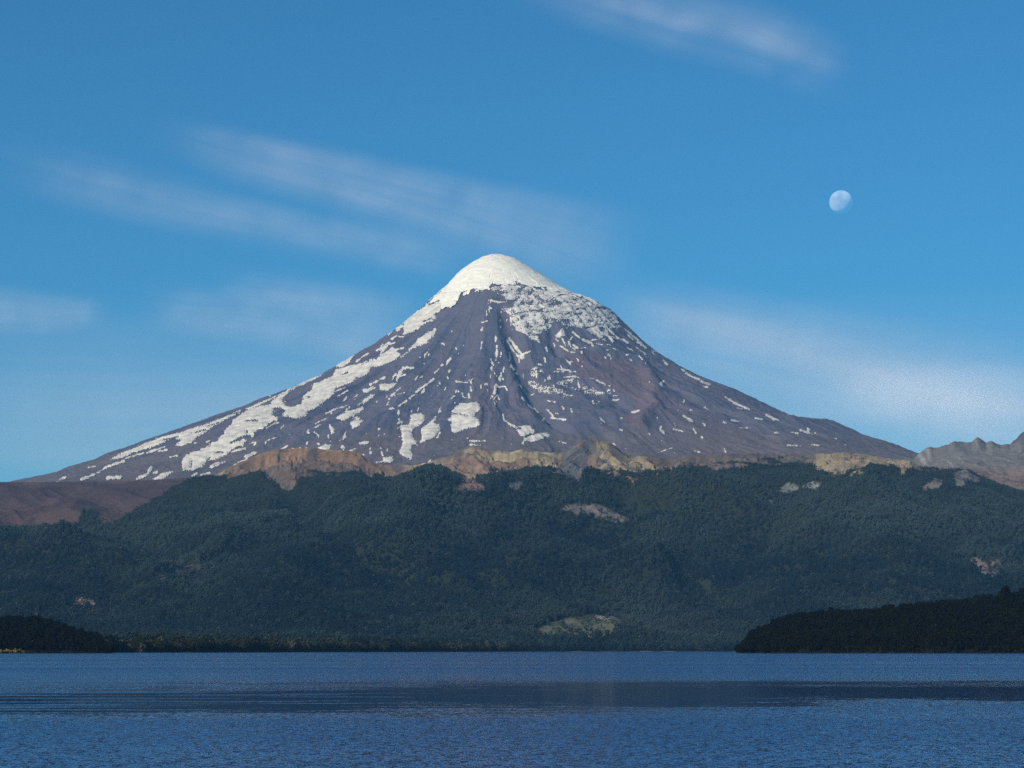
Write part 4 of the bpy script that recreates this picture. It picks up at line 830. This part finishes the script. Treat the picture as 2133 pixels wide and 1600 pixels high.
# ------------------------------------------------------------------ cirrus
def mat_cloud(name, dens, su, sv, seed):
    m = NT(name); uv = m.n('UVMap'); uv.uv_map = 'UVMap'
    sp = m.n('SeparateXYZ'); m.l(uv.outputs[0], sp.inputs[0]); u, v = sp.outputs[0], sp.outputs[1]
    cb = m.n('CombineXYZ'); m.l(m.math('MULTIPLY', u, su), cb.inputs[0]); m.l(m.math('MULTIPLY', v, sv), cb.inputs[1]); cb.inputs[2].default_value = seed
    n = m.noise(cb.outputs[0], 1.0, 6, 0.55)
    cb2 = m.n('CombineXYZ'); m.l(m.math('MULTIPLY', u, su * 0.45), cb2.inputs[0]); m.l(m.math('MULTIPLY', v, sv * 0.35), cb2.inputs[1]); cb2.inputs[2].default_value = seed + 9
    n2 = m.noise(cb2.outputs[0], 1.0, 3, 0.5)
    av = m.math('ABSOLUTE', m.math('ADD', m.math('SUBTRACT', v, 0.5), m.mapr(n2.outputs['Fac'], 0.2, 0.8, -0.12, 0.12)))
    edge = m.mapr(av, 0.02, 0.40, 1, 0, True)
    ends = m.math('MULTIPLY', m.mapr(u, 0.0, 0.28, 0, 1, True), m.mapr(u, 0.72, 1.0, 1, 0, True))
    hard = m.mapr(m.math('ABSOLUTE', m.math('SUBTRACT', v, 0.5)), 0.32, 0.5, 1, 0, True)
    a = m.math('MULTIPLY', m.math('MULTIPLY', m.math('MULTIPLY', edge, ends), hard), m.mapr(n.outputs['Fac'], 0.25, 0.75, 0.35, 1.3))
    a = m.math('MULTIPLY', a, dens, True)
    d = m.n('BsdfDiffuse'); d.inputs['Color'].default_value = (0.9, 0.9, 0.9, 1); tl = m.n('BsdfTranslucent'); tl.inputs['Color'].default_value = (0.9, 0.9, 0.9, 1)
    ad = m.n('AddShader'); m.l(d.outputs[0], ad.inputs[0]); m.l(tl.outputs[0], ad.inputs[1])
    tr = m.n('BsdfTransparent'); mx = m.n('MixShader'); m.l(a, mx.inputs[0]); m.l(tr.outputs[0], mx.inputs[1]); m.l(ad.outputs[0], mx.inputs[2])
    m.l(mx.outputs[0], m.out.inputs['Surface']); return m.m
CH = 9000.0
CLOUDS = [  # spine with half widths in photo pixels, density, label
 ([(300,262,40),(480,318,55),(660,362,60),(900,428,70),(1080,480,85),(1230,535,105),(1345,580,110)], 0.42, 'long cirrus streak running down behind the volcano summit'),
 ([(-80,315,60),(150,380,65),(350,430,65),(560,470,60),(760,512,60),(900,540,60),(1010,565,50)], 0.30, 'faint cirrus streak leading to the left of the summit'),
 ([(270,630,45),(390,648,48),(520,655,52),(650,672,62),(780,706,70),(900,740,60)], 0.42, 'cirrus wisp lying low against the left slope of the volcano'),
 ([(-120,640,60),(20,648,52),(120,655,42),(250,650,28)], 0.42, 'short bright wisp level with the volcano shoulder, ending in clear sky'),
 ([(430,590,40),(600,610,45),(760,630,45),(900,640,40)], 0.28, 'thin pale veil just above the low cirrus wisp'),
 ([(1200,610,70),(1400,680,90),(1640,735,100),(1880,800,120),(2100,850,140),(2330,890,140)], 0.62, 'broad pale cirrus bank descending towards the jagged crags'),
 ([(-700,880,200),(0,890,210),(700,900,210),(1400,890,220),(2100,870,230),(2900,860,230)], 0.50, 'added cloud veil paling the low sky behind the mountains'),  # added sheet that lightens the sky near the horizon
 ([(1040,-70,70),(1200,-20,70),(1400,42,75),(1560,75,80),(1680,120,75),(1790,160,60)], 0.36, 'soft cirrus plume high above and to the side of the moon'),
 ([(1700,780,50),(1850,815,70),(2000,835,90),(2150,845,110),(2350,850,110)], 0.60, 'bright haze of cirrus just above the jagged crags'),
]
for ci2, (sp_, dens, lab) in enumerate(CLOUDS):
    a = np.array(sp_, float); kk_ = np.linspace(0, 1, 61); src = np.linspace(0, 1, len(a))
    uu = np.interp(kk_, src, a[:, 0]); vv_ = np.interp(kk_, src, a[:, 1]); ww = np.interp(kk_, src, a[:, 2] * 1.6)
    for _ in range(3):
        uu[1:-1] = (uu[:-2] + uu[1:-1] * 2 + uu[2:]) / 4; vv_[1:-1] = (vv_[:-2] + vv_[1:-1] * 2 + vv_[2:]) / 4
    du = np.gradient(uu); dv = np.gradient(vv_); L = np.hypot(du, dv); nu, nv_ = -dv / L, du / L
    vs = np.linspace(-1, 1, 13); PU = uu[:, None] + nu[:, None] * ww[:, None] * vs; PV = vv_[:, None] + nv_[:, None] * ww[:, None] * vs
    t_, e_ = px2te(PU, PV); alt = CH + 180 * ci2 + 120 * fbm(PU / 90, PV / 60, 2, 500 + ci2)
    yy = (alt - CAM_H) / e_
    uvs = np.stack([np.broadcast_to(kk_[:, None], PU.shape), np.broadcast_to((vs * 0.5 + 0.5)[None, :], PU.shape)], -1).reshape(-1, 2)
    asp = float(np.sum(L)) / float(ww.mean() * 2)
    o = mesh_obj('cirrus_cloud', np.stack([t_ * yy, yy, alt], -1).reshape(-1, 3), grid_faces(*PU.shape), mat_cloud('cirrus_%d' % ci2, dens * 0.62, asp * 0.20, 4.5, ci2 * 3.7), uvs=uvs)
    tag(o, lab, 'cloud', 'cirrus clouds')

# ------------------------------------------------------------------ air
bm = bmesh.new(); bmesh.ops.create_cube(bm, size=1.0)
hz = np.array([(-9000, 9000), (-1500, 24500), (-12, 2950)], float)
for v in bm.verts:
    v.co = Vector([hz[i, 0] + (v.co[i] + 0.5) * (hz[i, 1] - hz[i, 0]) for i in range(3)])
me = bpy.data.meshes.new('haze'); bm.to_mesh(me); bm.free()
hm = NT('haze_air'); pv = hm.n('VolumePrincipled'); pv.inputs['Color'].default_value = (0.22, 0.56, 1.0, 1)
pv.inputs['Density'].default_value = 1.55e-5; pv.inputs['Anisotropy'].default_value = 0.0
hm.l(pv.outputs[0], hm.out.inputs['Volume']); me.materials.append(hm.m)
haze = bpy.data.objects.new('haze', me); col.objects.link(haze); haze['kind'] = 'stuff'
